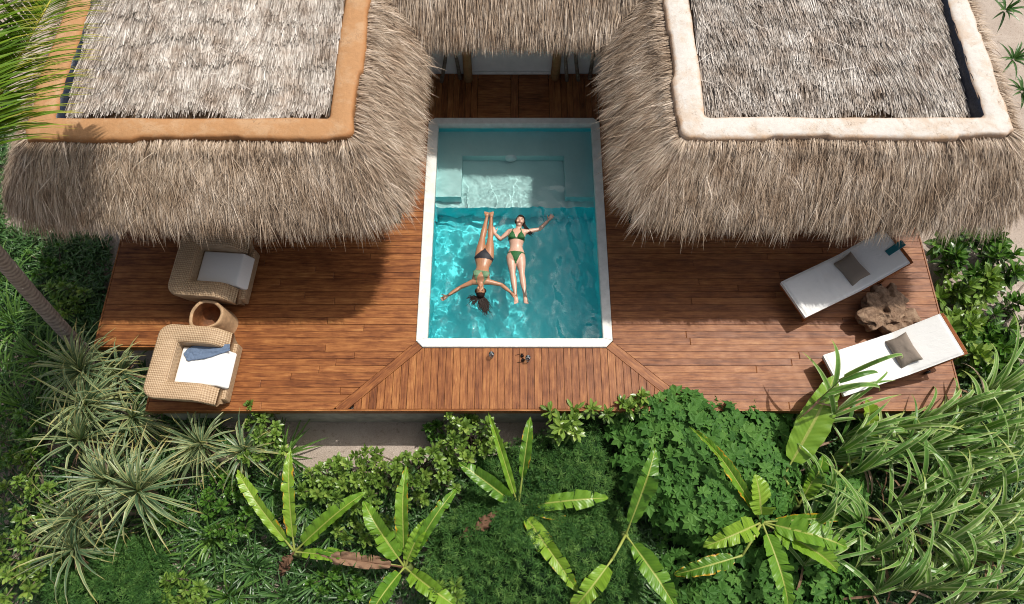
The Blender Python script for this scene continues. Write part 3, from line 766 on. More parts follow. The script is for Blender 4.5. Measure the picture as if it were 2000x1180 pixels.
def villa(name, label, x0, x1, y0, y1, rin, zr, ze, rimmat, seed, sag_side, walls):
    """thatched building: x0..y1 eave line (strand roots), rin = rim outer rectangle"""
    rg = np.random.default_rng(seed)
    root = empty(name, ((x0 + x1) / 2, (y0 + y1) / 2, 0), 0, label, 'building')
    L = np.array(root.location)
    T = Matrix.Translation(-Vector(L))
    def part(nm, me, m, kind=None):
        me.transform(T); o = link(nm, me, M[m], root)
        if kind: o['kind'] = kind
        return o
    NE, NC = 60, 14
    OUT = rrect(x0, x1, y0, y1, 0.62, NE, NC); INN = rrect(*rin, 0.14, NE, NC)
    n = len(OUT)
    def surf(s, v):
        """s in [0,n), v in [0,1] -> xyz on the skirt"""
        i = np.floor(s).astype(int) % n; f = (s - np.floor(s))[:, None]
        a = INN[i] * (1 - f) + INN[(i + 1) % n] * f; b = OUT[i] * (1 - f) + OUT[(i + 1) % n] * f
        xy = a * (1 - v[:, None]) + b * v[:, None]
        vp = np.maximum(v, 0.0); pz = 0.74 * vp + 0.26 * vp ** 3.2
        wav = 0.05 * (fbm(xy[:, 0] * 1.3 + seed, xy[:, 1] * 1.3, 3) - 0.45)
        z = (zr - 0.05) + (ze - zr + 0.05) * pz + wav
        return np.column_stack([xy, z])
    # underlay
    vs = np.r_[-0.4, np.linspace(0, 1, 9)]; ring = []
    for v in vs: ring.append(surf(np.arange(n, dtype=float), np.full(n, v)) - [0, 0, 0.05])
    eb = ring[-1].copy(); cxy = np.array([(x0 + x1) / 2, (y0 + y1) / 2])
    inw = nrm(cxy - eb[:, :2])
    low = eb.copy(); low[:, :2] += inw * 0.10; low[:, 2] -= 0.22; ring.append(low)
    wl = np.column_stack([rrect(walls[0] - 0.05, walls[1] + 0.05, walls[2] - 0.05, walls[3] + 0.05, 0.05, NE, NC), np.full(n, ze + 0.25)]); ring.append(wl)
    V = np.concatenate(ring); m_ = len(ring)
    i, j = np.meshgrid(np.arange(m_ - 1), np.arange(n), indexing='ij')
    F = np.stack([i * n + j, (i + 1) * n + j, (i + 1) * n + (j + 1) % n, i * n + (j + 1) % n], -1).reshape(-1, 4)
    part('roof_base', make_mesh('roof_base', V, F, None, True), 'thatch_base')
    # strands of the skirt; perimeter parameter sampled by length
    seg = np.linalg.norm(np.roll((INN + OUT) / 2, -1, 0) - (INN + OUT) / 2, axis=1)
    cdf = np.cumsum(seg) / seg.sum()
    def sample(N, vlo, vhi, power=1.0):
        s = np.searchsorted(cdf, rg.random(N)) + rg.random(N)
        v = vlo + (vhi - vlo) * rg.random(N) ** power
        p = surf(s, v); keep = p[:, 1] < 9.7
        return s[keep], v[keep], p[keep]
    mb = MB()
    def strands(N, vlo, vhi, lmin, lmax, wmin, wmax, lift, spread, power=1.0, droop=0.12, zoff=0.0):
        s, v, p = sample(N, vlo, vhi, power)
        q = surf(s, np.minimum(v + 0.03, 1.0)); q0 = surf(s, np.minimum(v + 0.03, 1.0) - 0.06)
        d = nrm(q - q0)
        q2 = surf(s + 0.4, v); side = nrm(q2 - surf(s - 0.4, v)); nn = nrm(np.cross(side, d)); nn[nn[:, 2] < 0] *= -1
        K = len(s)
        clump = (fbm(p[:, 0] * 5 + 31, p[:, 1] * 5 + p[:, 2] * 4, 2) - 0.37) * 1.1
        d = nrm(d + side * (rg.normal(0, spread, K) + clump * 0.38)[:, None] + nn * (np.abs(rg.normal(0, lift, K)) + 0.02)[:, None])
        Ln = rg.uniform(lmin, lmax, K); W = rg.uniform(wmin, wmax, K)
        streak = vnoise(s * 2.2 + seed * 7, v * 2.0) - 0.5 + 0.7 * (vnoise(s * 6.1, v * 3.5 + 9) - 0.5)
        r = np.clip(rg.normal(0.5, 0.20, K) + 0.42 * streak, 0, 1)
        Ln = Ln * (0.75 + 0.6 * vnoise(s * 1.7 + 3, v * 0 + seed))
        Vb, Fb, pr = blades(p + nn * (rg.uniform(-0.03, 0.035, K) + 0.022 * streak + zoff)[:, None], d, Ln, W, droop * rg.uniform(0.4, 1.6, K), 3, [0.75, 1, 0.8, 0.12], r, nn, rg.normal(0, 0.5, K))
        mb.add(Vb, Fb, pr)
    strands(125000, -0.08, 0.99, 0.13, 0.26, 0.004, 0.0085, 0.085, 0.17, 1.0, 0.1)
    strands(20000, 0.75, 1.0, 0.18, 0.36, 0.004, 0.009, 0.16, 0.17, 0.7, 0.30)
    strands(9000, 0.92, 1.0, 0.16, 0.46, 0.004, 0.010, 0.25, 0.28, 1.0, 0.5, -0.05)
    strands(3500, 0.05, 1.0, 0.2, 0.45, 0.004, 0.008, 0.35, 0.6, 1.0, 0.5, 0.02)
    part('thatch_skirt', mb.mesh('thatch_skirt'), 'skirt', 'stuff')
    # plaster rim: wavy hand-moulded band
    rw = 0.38; sub = 6
    a = rrect(*rin, 0.16, 90, 10); b = rrect(rin[0] + rw, rin[1] - rw, rin[2] + rw * 0.95, rin[3] - rw, 0.05, 90, 10)
    m2 = len(a); cen = a.mean(0); per_s = np.cumsum(np.r_[0, np.linalg.norm(np.diff(a, axis=0), axis=1)])
    prof = [(0.03, -0.24), (-0.015, -0.015), (-0.005, 0.018), (0.035, 0.042), (0.15, 0.052), (0.4, 0.058), (0.7, 0.056), (0.9, 0.048), (0.975, 0.03), (1.0, -0.01), (1.02, -0.5)]
    wob = 0.26 * (fbm(per_s * 1.2 + seed, per_s * 0 + 2, 5) - 0.47) + 0.11 * np.clip((np.sin(per_s * 2.3 + seed) + 0.5 * np.sin(per_s * 5.1) - 0.2) * 4, 0, 1) + 0.03 * (vnoise(per_s * 9, per_s * 0 + 3) - 0.5)
    wob2 = 0.10 * (fbm(per_s * 1.6 + 40 + seed, per_s * 0 + 7, 4) - 0.47)
    rows = []; prs = []
    for k, (t, dz) in enumerate(prof):
        tt = np.full(m2, t)
        tt = tt + wob * np.clip(1 - t * 2.0, 0, 1) - wob2 * np.clip(t * 2 - 1, 0, 1)
        xy = a * (1 - tt[:, None]) + b * tt[:, None]
        z = zr + dz + 0.025 * (fbm(xy[:, 0] * 2.5, xy[:, 1] * 2.5 + seed, 3) - 0.45)
        rows.append(np.column_stack([xy, z]))
        prs.append(np.column_stack([np.full(m2, min(max(t, 0), 1)), per_s, np.full(m2, 0.5)]))
    V = np.concatenate(rows); m_ = len(rows)
    i, j = np.meshgrid(np.arange(m_ - 1), np.arange(m2), indexing='ij')
    F = np.stack([i * m2 + j, (i) * m2 + (j + 1) % m2, (i + 1) * m2 + (j + 1) % m2, (i + 1) * m2 + j], -1).reshape(-1, 4)
    part('plaster_rim', make_mesh('plaster_rim', V, F, np.concatenate(prs), True), rimmat)
    # inner field of coursed reed
    ix0, ix1, iy0, iy1 = rin[0] + rw, rin[1] - rw, rin[2] + rw * 0.95, rin[3] - rw
    def top_z(x, y):
        e = (x - ix0) / (ix1 - ix0)
        if sag_side > 0: s_ = np.clip((e - 0.78) / 0.22, 0, 1)
        else: s_ = np.clip((0.14 - e) / 0.14, 0, 1)
        depth = 0.13 if sag_side > 0 else 0.08
        return zr - 0.02 + 0.05 * (y - iy0) + 0.05 * (fbm(x * 0.9 + seed, y * 0.9, 3) - 0.45) - depth * s_ ** 1.3 + 0.04 * np.sin(np.clip((y - iy0) / 0.35, 0, 1) * 1.57) - 0.04
    gx, gy = np.meshgrid(np.linspace(ix0 - 0.02, ix1 + 0.02, 40), np.linspace(iy0 - 0.02, iy1 + 0.02, 40))
    V = np.column_stack([gx.ravel(), gy.ravel(), top_z(gx.ravel(), gy.ravel()) - 0.09])
    i, j = np.meshgrid(np.arange(39), np.arange(39)); F = np.stack([j * 40 + i, j * 40 + i + 1, (j + 1) * 40 + i + 1, (j + 1) * 40 + i], -1).reshape(-1, 4)
    part('reed_base', make_mesh('reed_base', V, F, None, True), 'thatch_base')
    mb = MB()
    course = 0.40; yk = iy0 + 0.02
    lx0, lx1 = (ix0 + (0.03 if sag_side < 0 else 0.02)), (ix1 - (0.03 if sag_side > 0 else 0.02))
    while yk < 9.6:
        K = 4200
        xk = rg.uniform(lx0, lx1, K)
        rag = 0.42 * (fbm(xk * 1.4 + yk * 3, xk * 0 + yk, 4) - 0.45) + rg.normal(0, 0.048, K)
        off = rg.random(K) ** 1.2 * course               # bottom end position within the course
        ye = yk + off + rag                              # lower (front) end
        Ln = rg.uniform(0.32, 0.62, K)
        ye = np.maximum(ye, iy0 - 0.03); yb = ye + Ln
        zb = top_z(xk, yb) - 0.055; z1 = top_z(xk, ye) + 0.024 - off / course * 0.024 + rg.normal(0, 0.008, K)
        lean = rg.normal(0, 0.055, K) + 0.42 * (fbm(xk * 1.1, yb * 1.1 + 11, 3) - 0.45)
        base = np.column_stack([xk, yb, zb]); d = np.column_stack([lean * Ln, -Ln, z1 - zb])
        ln = np.linalg.norm(d, axis=1)
        r = np.clip(rg.normal(0.52, 0.28, K) + 0.35 * (vnoise(xk * 14, ye * 3) - 0.5), 0, 1)
        Vb, Fb, pr = blades(base, d, ln, rg.uniform(0.009, 0.019, K), 0.02, 2, [1, 0.95, 0.5], r, None, rg.normal(0, 0.45, K))
        mb.add(Vb, Fb, pr); yk += course * rg.uniform(0.88, 1.12)
    K = 26
    xk = rg.uniform(lx0, lx1, K); yk2 = rg.uniform(iy0 + 0.1, 9.0, K); an = rg.uniform(0, 6.28, K)
    base = np.column_stack([xk, yk2, top_z(xk, yk2) + 0.04]); d = np.column_stack([np.cos(an), np.sin(an), 0.02 + 0 * an])
    Vb, Fb, pr = blades(base, d, rg.uniform(0.15, 0.4, K), 0.008, 0.05, 2, [1, 1, 0.5], 0.9, None); mb.add(Vb, Fb, pr)
    part('thatch_top', mb.mesh('thatch_top'), 'top', 'stuff')
    # tarpaulin tucked under the rim along the outer side
    xe = ix1 if sag_side > 0 else ix0; sg = -1 if sag_side > 0 else 1
    ty = np.linspace(iy0 - 0.02, iy1, 90); rows = []
    for k, (dx, dz) in enumerate([(-0.02, 0.035), (0.012, 0.0), (0.035, -0.12), (0.06, -0.24), (0.09, -0.36), (0.12, -0.46)]):
        w = 0.035 * (fbm(ty * 6 + k * 3, ty * 0 + k, 3) - 0.45)
        rows.append(np.column_stack([xe + sg * (dx * 0.9) + w, ty, zr + dz * (1 if sag_side > 0 else 0.7) + w]))
    V = np.concatenate(rows); q = len(ty)
    i, j = np.meshgrid(np.arange(len(rows) - 1), np.arange(q - 1), indexing='ij')
    F = np.stack([i * q + j, i * q + j + 1, (i + 1) * q + j + 1, (i + 1) * q + j], -1).reshape(-1, 4)
    part('tarpaulin', make_mesh('tarpaulin', V, F, None, True), 'tarp')
    # walls below, corner posts under the eave
    V, F = bevel_box((walls[0], walls[2], -0.2), (walls[1], walls[3], ze + 0.3), 0.02)
    part('wall', MB().add(V, F).mesh('wall'), 'wall')
    return root
VL = villa('thatched_villa', 'thatched villa with ochre plaster rim on its roof, left of the pool', -7.30, -1.49, 4.85, 11.6,
           (-6.70, -2.15, 5.64, 10.8), 2.76, 2.06, 'ochre', 3, -1, (-6.5, -2.05, 6.0, 11.0))
VR = villa('thatched_villa', 'thatched villa with whitewashed plaster rim on its roof, right of the pool', 1.57, 7.43, 4.85, 11.6,
           (2.30, 6.90, 5.66, 10.8), 2.76, 2.06, 'whitewash', 11, 1, (2.15, 6.6, 6.0, 11.0))

def pavilion():
    rg = np.random.default_rng(21)
    root = empty('thatched_pavilion', (0.04, 9.5, 0), 0, 'low thatched pavilion on two timber posts behind the pool', 'building')
    T = Matrix.Translation(-Vector(root.location))
    def part(nm, me, m, kind=None):
        me.transform(T); o = link(nm, me, M[m], root)
        if kind: o['kind'] = kind
        return o
    x0, x1, ye, ze, sl = -2.2, 2.3, 8.20, 2.20, 0.80
    def sz(x, y): 
        v = y - ye
        return ze + sl * v + 0.10 * np.sin(np.clip(v / 0.5, 0, 1) * 1.57) + 0.05 * (fbm(x * 1.5 + 4, y * 1.5, 3) - 0.45)
    gx, gy = np.meshgrid(np.linspace(x0, x1, 30), np.linspace(ye, 11.2, 20))
    V = np.column_stack([gx.ravel(), gy.ravel(), sz(gx.ravel(), gy.ravel()) - 0.05]); nV = len(V)
    V = np.concatenate([V, V - [0, 0, 0.22]])
    i, j = np.meshgrid(np.arange(29), np.arange(19)); F = np.stack([j * 30 + i, j * 30 + i + 1, (j + 1) * 30 + i + 1, (j + 1) * 30 + i], -1).reshape(-1, 4)
    k = np.arange(29); Fe = np.stack([k + nV, k + nV + 1, k + 1, k], -1)
    part('roof_base', make_mesh('roof_base', V, np.concatenate([F, F[:, ::-1] + nV, Fe]), None, True), 'thatch_base')
    mb = MB()
    for (K, y0, y1, l0, l1, dr, lift, zo) in ((17000, 8.23, 9.9, .3, .5, .15, .10, 0), (7000, 8.20, 8.43, .25, .46, .6, .2, 0), (4500, 8.20, 8.30, .2, .40, 1.1, .1, -0.10)):
        x = rg.uniform(x0, x1, K); y = rg.uniform(y0, y1, K)
        d = np.column_stack([rg.normal(0, 0.12, K) + 0.4 * (fbm(x * 4, y * 4, 2) - 0.37), np.full(K, -1.0), np.full(K, -sl * 0.9) + np.abs(rg.normal(0, lift, K))])
        base = np.column_stack([x, y, sz(x, y) + rg.uniform(-0.03, 0.03, K) + zo])
        Vb, Fb, pr = blades(base, d, rg.uniform(l0, l1, K), rg.uniform(0.006, 0.014, K), dr * rg.uniform(0.5, 1.5, K), 3, [0.75, 1, 0.8, 0.12], np.clip(rg.normal(0.55, 0.24, K), 0, 1), None, rg.normal(0, 0.5, K))
        mb.add(Vb, Fb, pr)
    part('thatch_skirt', mb.mesh('thatch_skirt'), 'skirt', 'stuff')
    for (x, y) in ((-0.845, 9.08), (0.83, 9.12)):
        pts = [(x, y, -0.02), (x + 0.01, y, 0.8), (x - 0.01, y + 0.02, 2.75)]
        part('post', MB().tub(pts, [0.088, 0.08, 0.075], 14).mesh('post', True), 'post_wood')
    for pts in ([(-1.36, 9.02, 0), (-1.25, 9.06, 0.5), (-1.12, 9.1, 1.2), (-1.15, 9.12, 2.6)], [(-1.0, 9.1, 0), (-1.04, 9.1, 0.6), (-1.0, 9.12, 2.6)],
                [(1.28, 9.06, 0), (1.2, 9.1, 0.45), (1.12, 9.12, 1.1), (1.1, 9.12, 2.6)], [(1.06, 9.05, 0), (1.0, 9.1, 0.5), (0.98, 9.12, 2.6)], [(1.5, 9.1, 0), (1.52, 9.12, 2.5)]):
        part('branch_prop', MB().tub(pts, np.linspace(0.038, 0.026, len(pts)), 9).mesh('branch_prop', True), 'branch_wood')
    V, F = bevel_box((-2.05, 9.235, -0.2), (2.15, 9.42, 2.9), 0.02); part('wall', MB().add(V, F).mesh('wall'), 'wall')
    V, F = bevel_box((-0.78, 9.19, 0.006), (0.76, 9.234, 0.06), 0.012); part('threshold', MB().add(V, F).mesh('threshold'), 'coping')
pavilion()

# ------------------------------------------------------------------ wicker armchairs
def armchair(loc, rz, label):
    root = empty('wicker_armchair', loc, rz, label, 'armchair', 'wicker armchairs on the left of the deck')
    D, Wd, H = 1.14, 1.18, 0.66                          # depth (x), width (y); back at -x, faces +x
    hx, hy, r = D / 2, Wd / 2, 0.19
    ti, tb = 0.285, 0.33                                  # arm and back thickness
    no = 11
    def path(x0, hyy, xf, rr):
        p = [(xf, -hyy)]
        for t in np.linspace(0.2, 1, 8): p.append((xf + (x0 + rr - xf) * t, -hyy))
        for a in np.linspace(-90, -180, no)[1:]: p.append((x0 + rr + rr * math.cos(math.radians(a)), -hyy + rr + rr * math.sin(math.radians(a))))
        p2 = [(x_, -y_) for x_, y_ in p[::-1]]
        return np.array(p + p2)
    o = path(-hx, hy, hx - 0.10, r); inn = path(-hx + tb, hy - ti, hx - 0.10, 0.02)
    n = len(o)
    front = np.clip((o[:, 0] - (hx - 0.42)) / 0.32, 0, 1)
    top = H - 0.24 * front ** 2.2
    bot = np.full(n, 0.05)
    def ring(t, zf):
        xy = o * (1 - t) + inn * t
        return np.column_stack([xy, zf])
    rings = [ring(0.42, bot), ring(0.22, bot + 0.22), ring(0.0, top - 0.07), ring(0.015, top - 0.03), ring(0.05, top - 0.006), ring(0.12, top), ring(0.88, top - 0.015), ring(0.96, top - 0.035), ring(1.0, top - 0.07), ring(1.0, np.full(n, 0.18))]
    V = np.concatenate(rings); m_ = len(rings)
    i, j = np.meshgrid(np.arange(m_ - 1), np.arange(n - 1), indexing='ij')
    F = [list(f) for f in np.stack([i * n + j, i * n + j + 1, (i + 1) * n + j + 1, (i + 1) * n + j], -1).reshape(-1, 4)]
    F.append([k * n for k in range(m_)][::-1]); F.append([k * n + n - 1 for k in range(m_)])
    me = MB().add(V, F).mesh('shell', True)
    sh = link('shell', me, M['wicker'], root)
    V, F = bevel_box((-hx + 0.2, -hy + 0.13, 0.06), (hx - 0.03, hy - 0.13, 0.28), 0.03)
    link('seat_base', MB().add(V, F).mesh('seat_base'), M['wicker'], root)
    # cushion: front edge rounded and leaning down
    bm = bmesh.new(); bmesh.ops.create_cube(bm, size=1)
    x0, x1, y0, y1, z0, z1 = -hx + tb + 0.012, hx + 0.0, -hy + ti + 0.012, hy - ti - 0.012, 0.282, 0.46
    for v in bm.verts:
        v.co = Vector((x0 if v.co.x < 0 else x1, y0 if v.co.y < 0 else y1, z0 if v.co.z < 0 else z1))
        if v.co.x > 0 and v.co.z > 0.4: v.co.x -= 0.13
    bmesh.ops.bevel(bm, geom=bm.edges[:], offset=0.028, segments=3, profile=0.5, affect='EDGES')
    for f in bm.faces: f.smooth = True
    me = bpy.data.meshes.new('cushion'); bm.to_mesh(me); bm.free()
    link('cushion', me, M['white_cloth'], root)
    for sx in (-1, 1):
        for sy in (-1, 1):
            link('foot', MB().box((sx * 0.4 - 0.035, sy * 0.42 - 0.035, 0.0), (sx * 0.4 + 0.035, sy * 0.42 + 0.035, 0.062)).mesh('foot'), M['frame_wood'], root)
    return root
ch1 = armchair((-4.90, 3.165, 0.002), math.radians(-4), 'wicker tub armchair with a blue cloth on its cushion, nearest the plants')
ch2 = armchair((-4.86, 4.83, 0.002), math.radians(-4), 'wicker tub armchair half under the thatched eave, its cushion bare')

# crumpled blue-grey garment on the near armchair
def cloth_strip(name, pts, wid, m, label, cat, seed, z0):
    rg = np.random.default_rng(seed)
    nL, nW = 60, 16
    pts = np.array(pts); t = np.linspace(0, 1, len(pts)); tt = np.linspace(0, 1, nL)
    cx = np.interp(tt, t, pts[:, 0]); cyy = np.interp(tt, t, pts[:, 1])
    kx = np.convolve(np.pad(cx, 4, 'edge'), np.ones(9) / 9, 'valid'); ky = np.convolve(np.pad(cyy, 4, 'edge'), np.ones(9) / 9, 'valid')
    tx, ty = np.gradient(kx), np.gradient(ky); L_ = np.hypot(tx, ty); nx_, ny_ = -ty / L_, tx / L_
    w = np.interp(tt, np.linspace(0, 1, len(wid)), wid)
    s = np.linspace(-1, 1, nW)
    X = kx[:, None] + nx_[:, None] * s * w[:, None] + 0.02 * (fbm(tt[:, None] * 14 + 0 * s, s[None] * 2 + 5 + 0 * tt[:, None], 3) - 0.45)
    Y = ky[:, None] + ny_[:, None] * s * w[:, None] + 0.02 * (fbm(tt[:, None] * 14 + 20 + 0 * s, s[None] * 2 + 0 * tt[:, None], 3) - 0.45)
    Z = z0 + 0.012 + 0.075 * np.abs(fbm(tt[:, None] * 7 + seed + 0 * s, s[None] * 4 + tt[:, None] * 3, 3) - 0.40) * (1.2 - np.abs(s)[None] * 0.7)
    V = np.stack([X, Y, Z], -1).reshape(-1, 3); org = np.array([V[:, 0].mean(), V[:, 1].mean(), z0])
    i, j = np.meshgrid(np.arange(nL - 1), np.arange(nW - 1), indexing='ij')
    F = np.stack([i * nW + j, (i + 1) * nW + j, (i + 1) * nW + j + 1, i * nW + j + 1], -1).reshape(-1, 4)
    o = link(name, make_mesh(name, V - org, F, None, True), M[m], None, org)
    sm = o.modifiers.new('solid', 'SOLIDIFY'); sm.thickness = 0.004; sm.offset = 1
    return tag(o, label, cat)
CZ = 0.464
pp = [P(452, 679, CZ), P(425, 684, CZ), P(400, 687, CZ), P(378, 690, CZ), P(362, 699, CZ)]
cloth_strip('beach_wrap', [(p.x, p.y) for p in pp], [0.05, 0.085, 0.12, 0.12, 0.07], 'blue_cloth', 'crumpled blue grey wrap along the edge of the white armchair cushion', 'wrap', 5, CZ)

# hollow log between the armchairs
def hollow_log():
    c = P(398, 612, 0.5); base = np.array([c.x + 0.03, c.y - 0.02, 0.001])
    n = 40; a = np.linspace(0, 2 * math.pi, n, endpoint=False)
    def rad(z, f): return f * (0.295 - 0.03 * z / 0.5 + 0.014 * np.sin(2 * a + 0.6) + 0.012 * np.sin(3 * a + 2) + 0.004 * np.sin(7 * a))
    rows = []
    for (z, f) in ((0, 1.05), (0.12, 1.02), (0.3, 1.0), (0.44, 1.0), (0.485, 0.985), (0.5, 0.95), (0.497, 0.85), (0.475, 0.80), (0.35, 0.78), (0.2, 0.78), (0.1, 0.66), (0.085, 0.02)):
        r = rad(min(z, 0.5), f); lean = 0.0
        rows.append(np.column_stack([r * np.cos(a) + lean, r * np.sin(a), np.full(n, z) + (0.012 * np.sin(3 * a + 1) if z > 0.4 else 0)]))
    V = np.concatenate(rows); m_ = len(rows)
    i, j = np.meshgrid(np.arange(m_ - 1), np.arange(n), indexing='ij')
    F = np.stack([i * n + j, i * n + (j + 1) % n, (i + 1) * n + (j + 1) % n, (i + 1) * n + j], -1).reshape(-1, 4)
    root = empty('hollow_log', base, 0, 'hollow tree trunk section standing open between the two wicker armchairs', 'log stool')
    link('log_wall', make_mesh('log_wall', V[:8 * n], F[:7 * n], None, True), M['log'], root)
    link('hollow', make_mesh('hollow', V[7 * n:], F[7 * n:] - 7 * n, None, True), M['log_in'], root)
hollow_log()

# ------------------------------------------------------------------ sun loungers
def lounger(foot_mid, ang, label, seed):
    root = empty('sun_lounger', foot_mid, ang, label, 'sun lounger', 'white sun loungers on the right of the deck')
    rg = np.random.default_rng(seed)
    Wd, hinge, Ls, Lb, rise = 0.68, 1.15, 1.15, 0.80, math.radians(24)
    z0, th = 0.31, 0.10                                   # frame top, mattress thickness
    fr = MB()
    for sy in (-1, 1): fr.box((0.03, sy * 0.31 - 0.025, z0 - 0.075), (1.95, sy * 0.31 + 0.025, z0 - 0.005), 0.006)
    fr.box((0.03, -0.284, z0 - 0.077), (0.075, 0.284, z0 - 0.008), 0.006); fr.box((1.91, -0.30, z0 - 0.07), (1.95, 0.30, z0 - 0.012), 0.006)
    link('frame', fr.mesh('frame'), M['frame_wood'], root)
    for x_ in (0.16, 1.72):
        for sy in (-1, 1): link('leg', MB().box((x_ - 0.03, sy * 0.30 - 0.028, 0.0), (x_ + 0.03, sy * 0.30 + 0.028, z0 - 0.072), 0.005).mesh('leg'), M['frame_wood'], root)
    for k in range(8):
        x_ = 0.08 + k * 0.135
        link('slat', MB().box((x_, -0.283, z0 - 0.045), (x_ + 0.085, 0.283, z0 - 0.02), 0.003).mesh('slat'), M['frame_wood'], root)
    ca, sa = math.cos(rise), math.sin(rise)
    def bk(x_, z_): return (hinge + x_ * ca - z_ * sa, z0 + x_ * sa + z_ * ca)
    bf = MB()
    def tilted(lo, hi):
        V, F = bevel_box(lo, hi, 0.005)
        X, Z = bk(V[:, 0], V[:, 2]); bf.add(np.column_stack([X, V[:, 1], Z]), F)
    for sy in (-1, 1): tilted((0.0, sy * 0.33 - 0.022, -0.05), (Lb + 0.075, sy * 0.33 + 0.022, -0.006))
    tilted((Lb + 0.03, -0.307, -0.05), (Lb + 0.08, 0.307, -0.004))
    for k in range(5): tilted((0.06 + k * 0.15, -0.305, -0.035), (0.15 + k * 0.15, 0.305, -0.012))
    link('backrest_frame', bf.mesh('backrest_frame'), M['frame_wood'], root)
    pr_ = MB()
    for sy in (-1, 1):
        e0 = bk(0.55, -0.05); pr_.tub([(e0[0], sy * 0.27, e0[1]), (1.82, sy * 0.27, z0 - 0.05)], 0.014, 8)
    link('backrest_prop', pr_.mesh('backrest_prop', True), M['branch_wood'], root)
    wh = MB()
    for sy in (-1, 1):
        V, F = lathe([(0.0, -0.018), (0.05, -0.018), (0.058, 0), (0.05, 0.018), (0.0, 0.018)], 18)
        link('wheel', MB().add(np.column_stack([V[:, 0] + 1.62, V[:, 2] + sy * 0.365, V[:, 1] + 0.06]), [F]).mesh('wheel', True), M['dark_glass'], root)
    # mattress: bent slab with soft edges and wrinkles
    nu, nv = 90, 30
    u = np.linspace(0, Ls + Lb, nu); v = np.linspace(-Wd / 2, Wd / 2, nv)
    U, Vv = np.meshgrid(u, v, indexing='ij')
    edge = np.minimum(np.minimum(U, Ls + Lb - U), Wd / 2 - np.abs(Vv))
    rounding = 0.03 * (1 - np.clip(edge / 0.035, 0, 1)) ** 2
    wr = 0.017 * (np.abs(fbm(U * 7 + seed, Vv * 3 + U * 2, 3) - 0.45) * 4 - 0.5) * np.exp(-((U - 0.75) / 0.38) ** 2) + 0.006 * (fbm(U * 3, Vv * 3 + seed, 3) - 0.45)
    def place(s, hz):
        a = np.clip((s - (Ls - 0.08)) / 0.16, 0, 1) * rise
        ss = np.linspace(0, Ls + Lb, 400); aa = np.clip((ss - (Ls - 0.08)) / 0.16, 0, 1) * rise
        xs_ = np.concatenate([[0], np.cumsum(np.cos(aa[:-1]) * np.diff(ss))]); zs_ = np.concatenate([[0], np.cumsum(np.sin(aa[:-1]) * np.diff(ss))])
        X = np.interp(s, ss, xs_) - np.sin(a) * hz; Z = z0 + 0.002 + np.interp(s, ss, zs_) + np.cos(a) * hz
        return X, Z
    Xt, Zt = place(U, th - rounding + wr); Xb, Zb = place(U, np.zeros_like(U) + rounding * 0.5)
    VT = np.stack([Xt, Vv, Zt], -1).reshape(-1, 3); VB = np.stack([Xb, Vv, Zb], -1).reshape(-1, 3)
    i, j = np.meshgrid(np.arange(nu - 1), np.arange(nv - 1), indexing='ij')
    F = np.stack([i * nv + j, (i + 1) * nv + j, (i + 1) * nv + j + 1, i * nv + j + 1], -1).reshape(-1, 4)
    n0 = nu * nv; FB = F[:, ::-1] + n0
    loop = [k * nv for k in range(nu)] + [(nu - 1) * nv + k for k in range(1, nv)] + [k * nv + nv - 1 for k in range(nu - 2, -1, -1)] + [k for k in range(nv - 2, 0, -1)]
    S = np.array([[loop[k], loop[k] + n0, loop[(k + 1) % len(loop)] + n0, loop[(k + 1) % len(loop)]] for k in range(len(loop))])
    mt_ = link('mattress', make_mesh('mattress', np.concatenate([VT, VB]), np.concatenate([F, FB, S[:, ::-1]]), None, True), M['white_cloth'], root)
    lp = VT[loop]; lp = np.concatenate([lp, lp[:1]]); V, F = tube(lp, 0.0065, 6, False); link('piping', MB().add(V, F).mesh('piping', True), M['white_cloth'], mt_)
    return root, place
def lounge_at(fa, fb, ha, label, seed):
    a, b = P(*fa, 0.41), P(*fb, 0.41); h = P(*ha, 0.72)
    mid = (a + b) / 2; d = h - a
    ang = math.atan2(d.y, d.x)
    return lounger((mid.x, mid.y, 0.002), ang, label, seed)
L1, place1 = lounge_at((1612, 693), (1648, 773), (1838, 613), 'white sun lounger nearest the plants, in full sun', 4)
L2, place2 = lounge_at((1528, 548), (1573, 621), (1722, 447), 'white sun lounger partly in the shade under the thatched eave', 9)
def pillow(Lo, place, s, label, seed, rot, tilt, W=0.48, Hh=0.34):
    n = 26
    a = np.linspace(-1, 1, n); A, B = np.meshgrid(a, a, indexing='ij')
    body = np.clip((1 - A ** 4) * (1 - B ** 4), 0, 1) ** 0.55
    pin = 1 - 0.10 * (1 - np.abs(B)) ** 0.8 * np.abs(A) ** 3
    pin2 = 1 - 0.10 * (1 - np.abs(A)) ** 0.8 * np.abs(B) ** 3
    wr = 0.016 * (fbm(A * 3 + seed, B * 2, 3) - 0.45)
    Xl = A * Hh / 2 * pin; Yl = B * W / 2 * pin2
    top = np.stack([Xl, Yl, 0.085 * body + wr * body], -1).reshape(-1, 3); bot = np.stack([Xl, Yl, -0.045 * body], -1).reshape(-1, 3)
    i, j = np.meshgrid(np.arange(n - 1), np.arange(n - 1), indexing='ij')
    F = np.stack([i * n + j, (i + 1) * n + j, (i + 1) * n + j + 1, i * n + j + 1], -1).reshape(-1, 4)
    x_, z_ = place(np.array([s]), np.array([0.1]))
    rz = Lo.rotation_euler.z
    wp = Vector(Lo.location) + Matrix.Rotation(rz, 3, 'Z') @ Vector((x_[0], 0.02, z_[0] + 0.055))
    o = link('pillow', make_mesh('pillow', np.concatenate([top, bot]), np.concatenate([F, F[:, ::-1] + n * n]), None, True), M['taupe'], None, wp)
    o.rotation_euler = (Matrix.Rotation(rz + rot, 4, 'Z') @ Matrix.Rotation(-tilt, 4, 'Y')).to_euler()
    return tag(o, label, 'pillow', 'taupe pillows on the loungers')
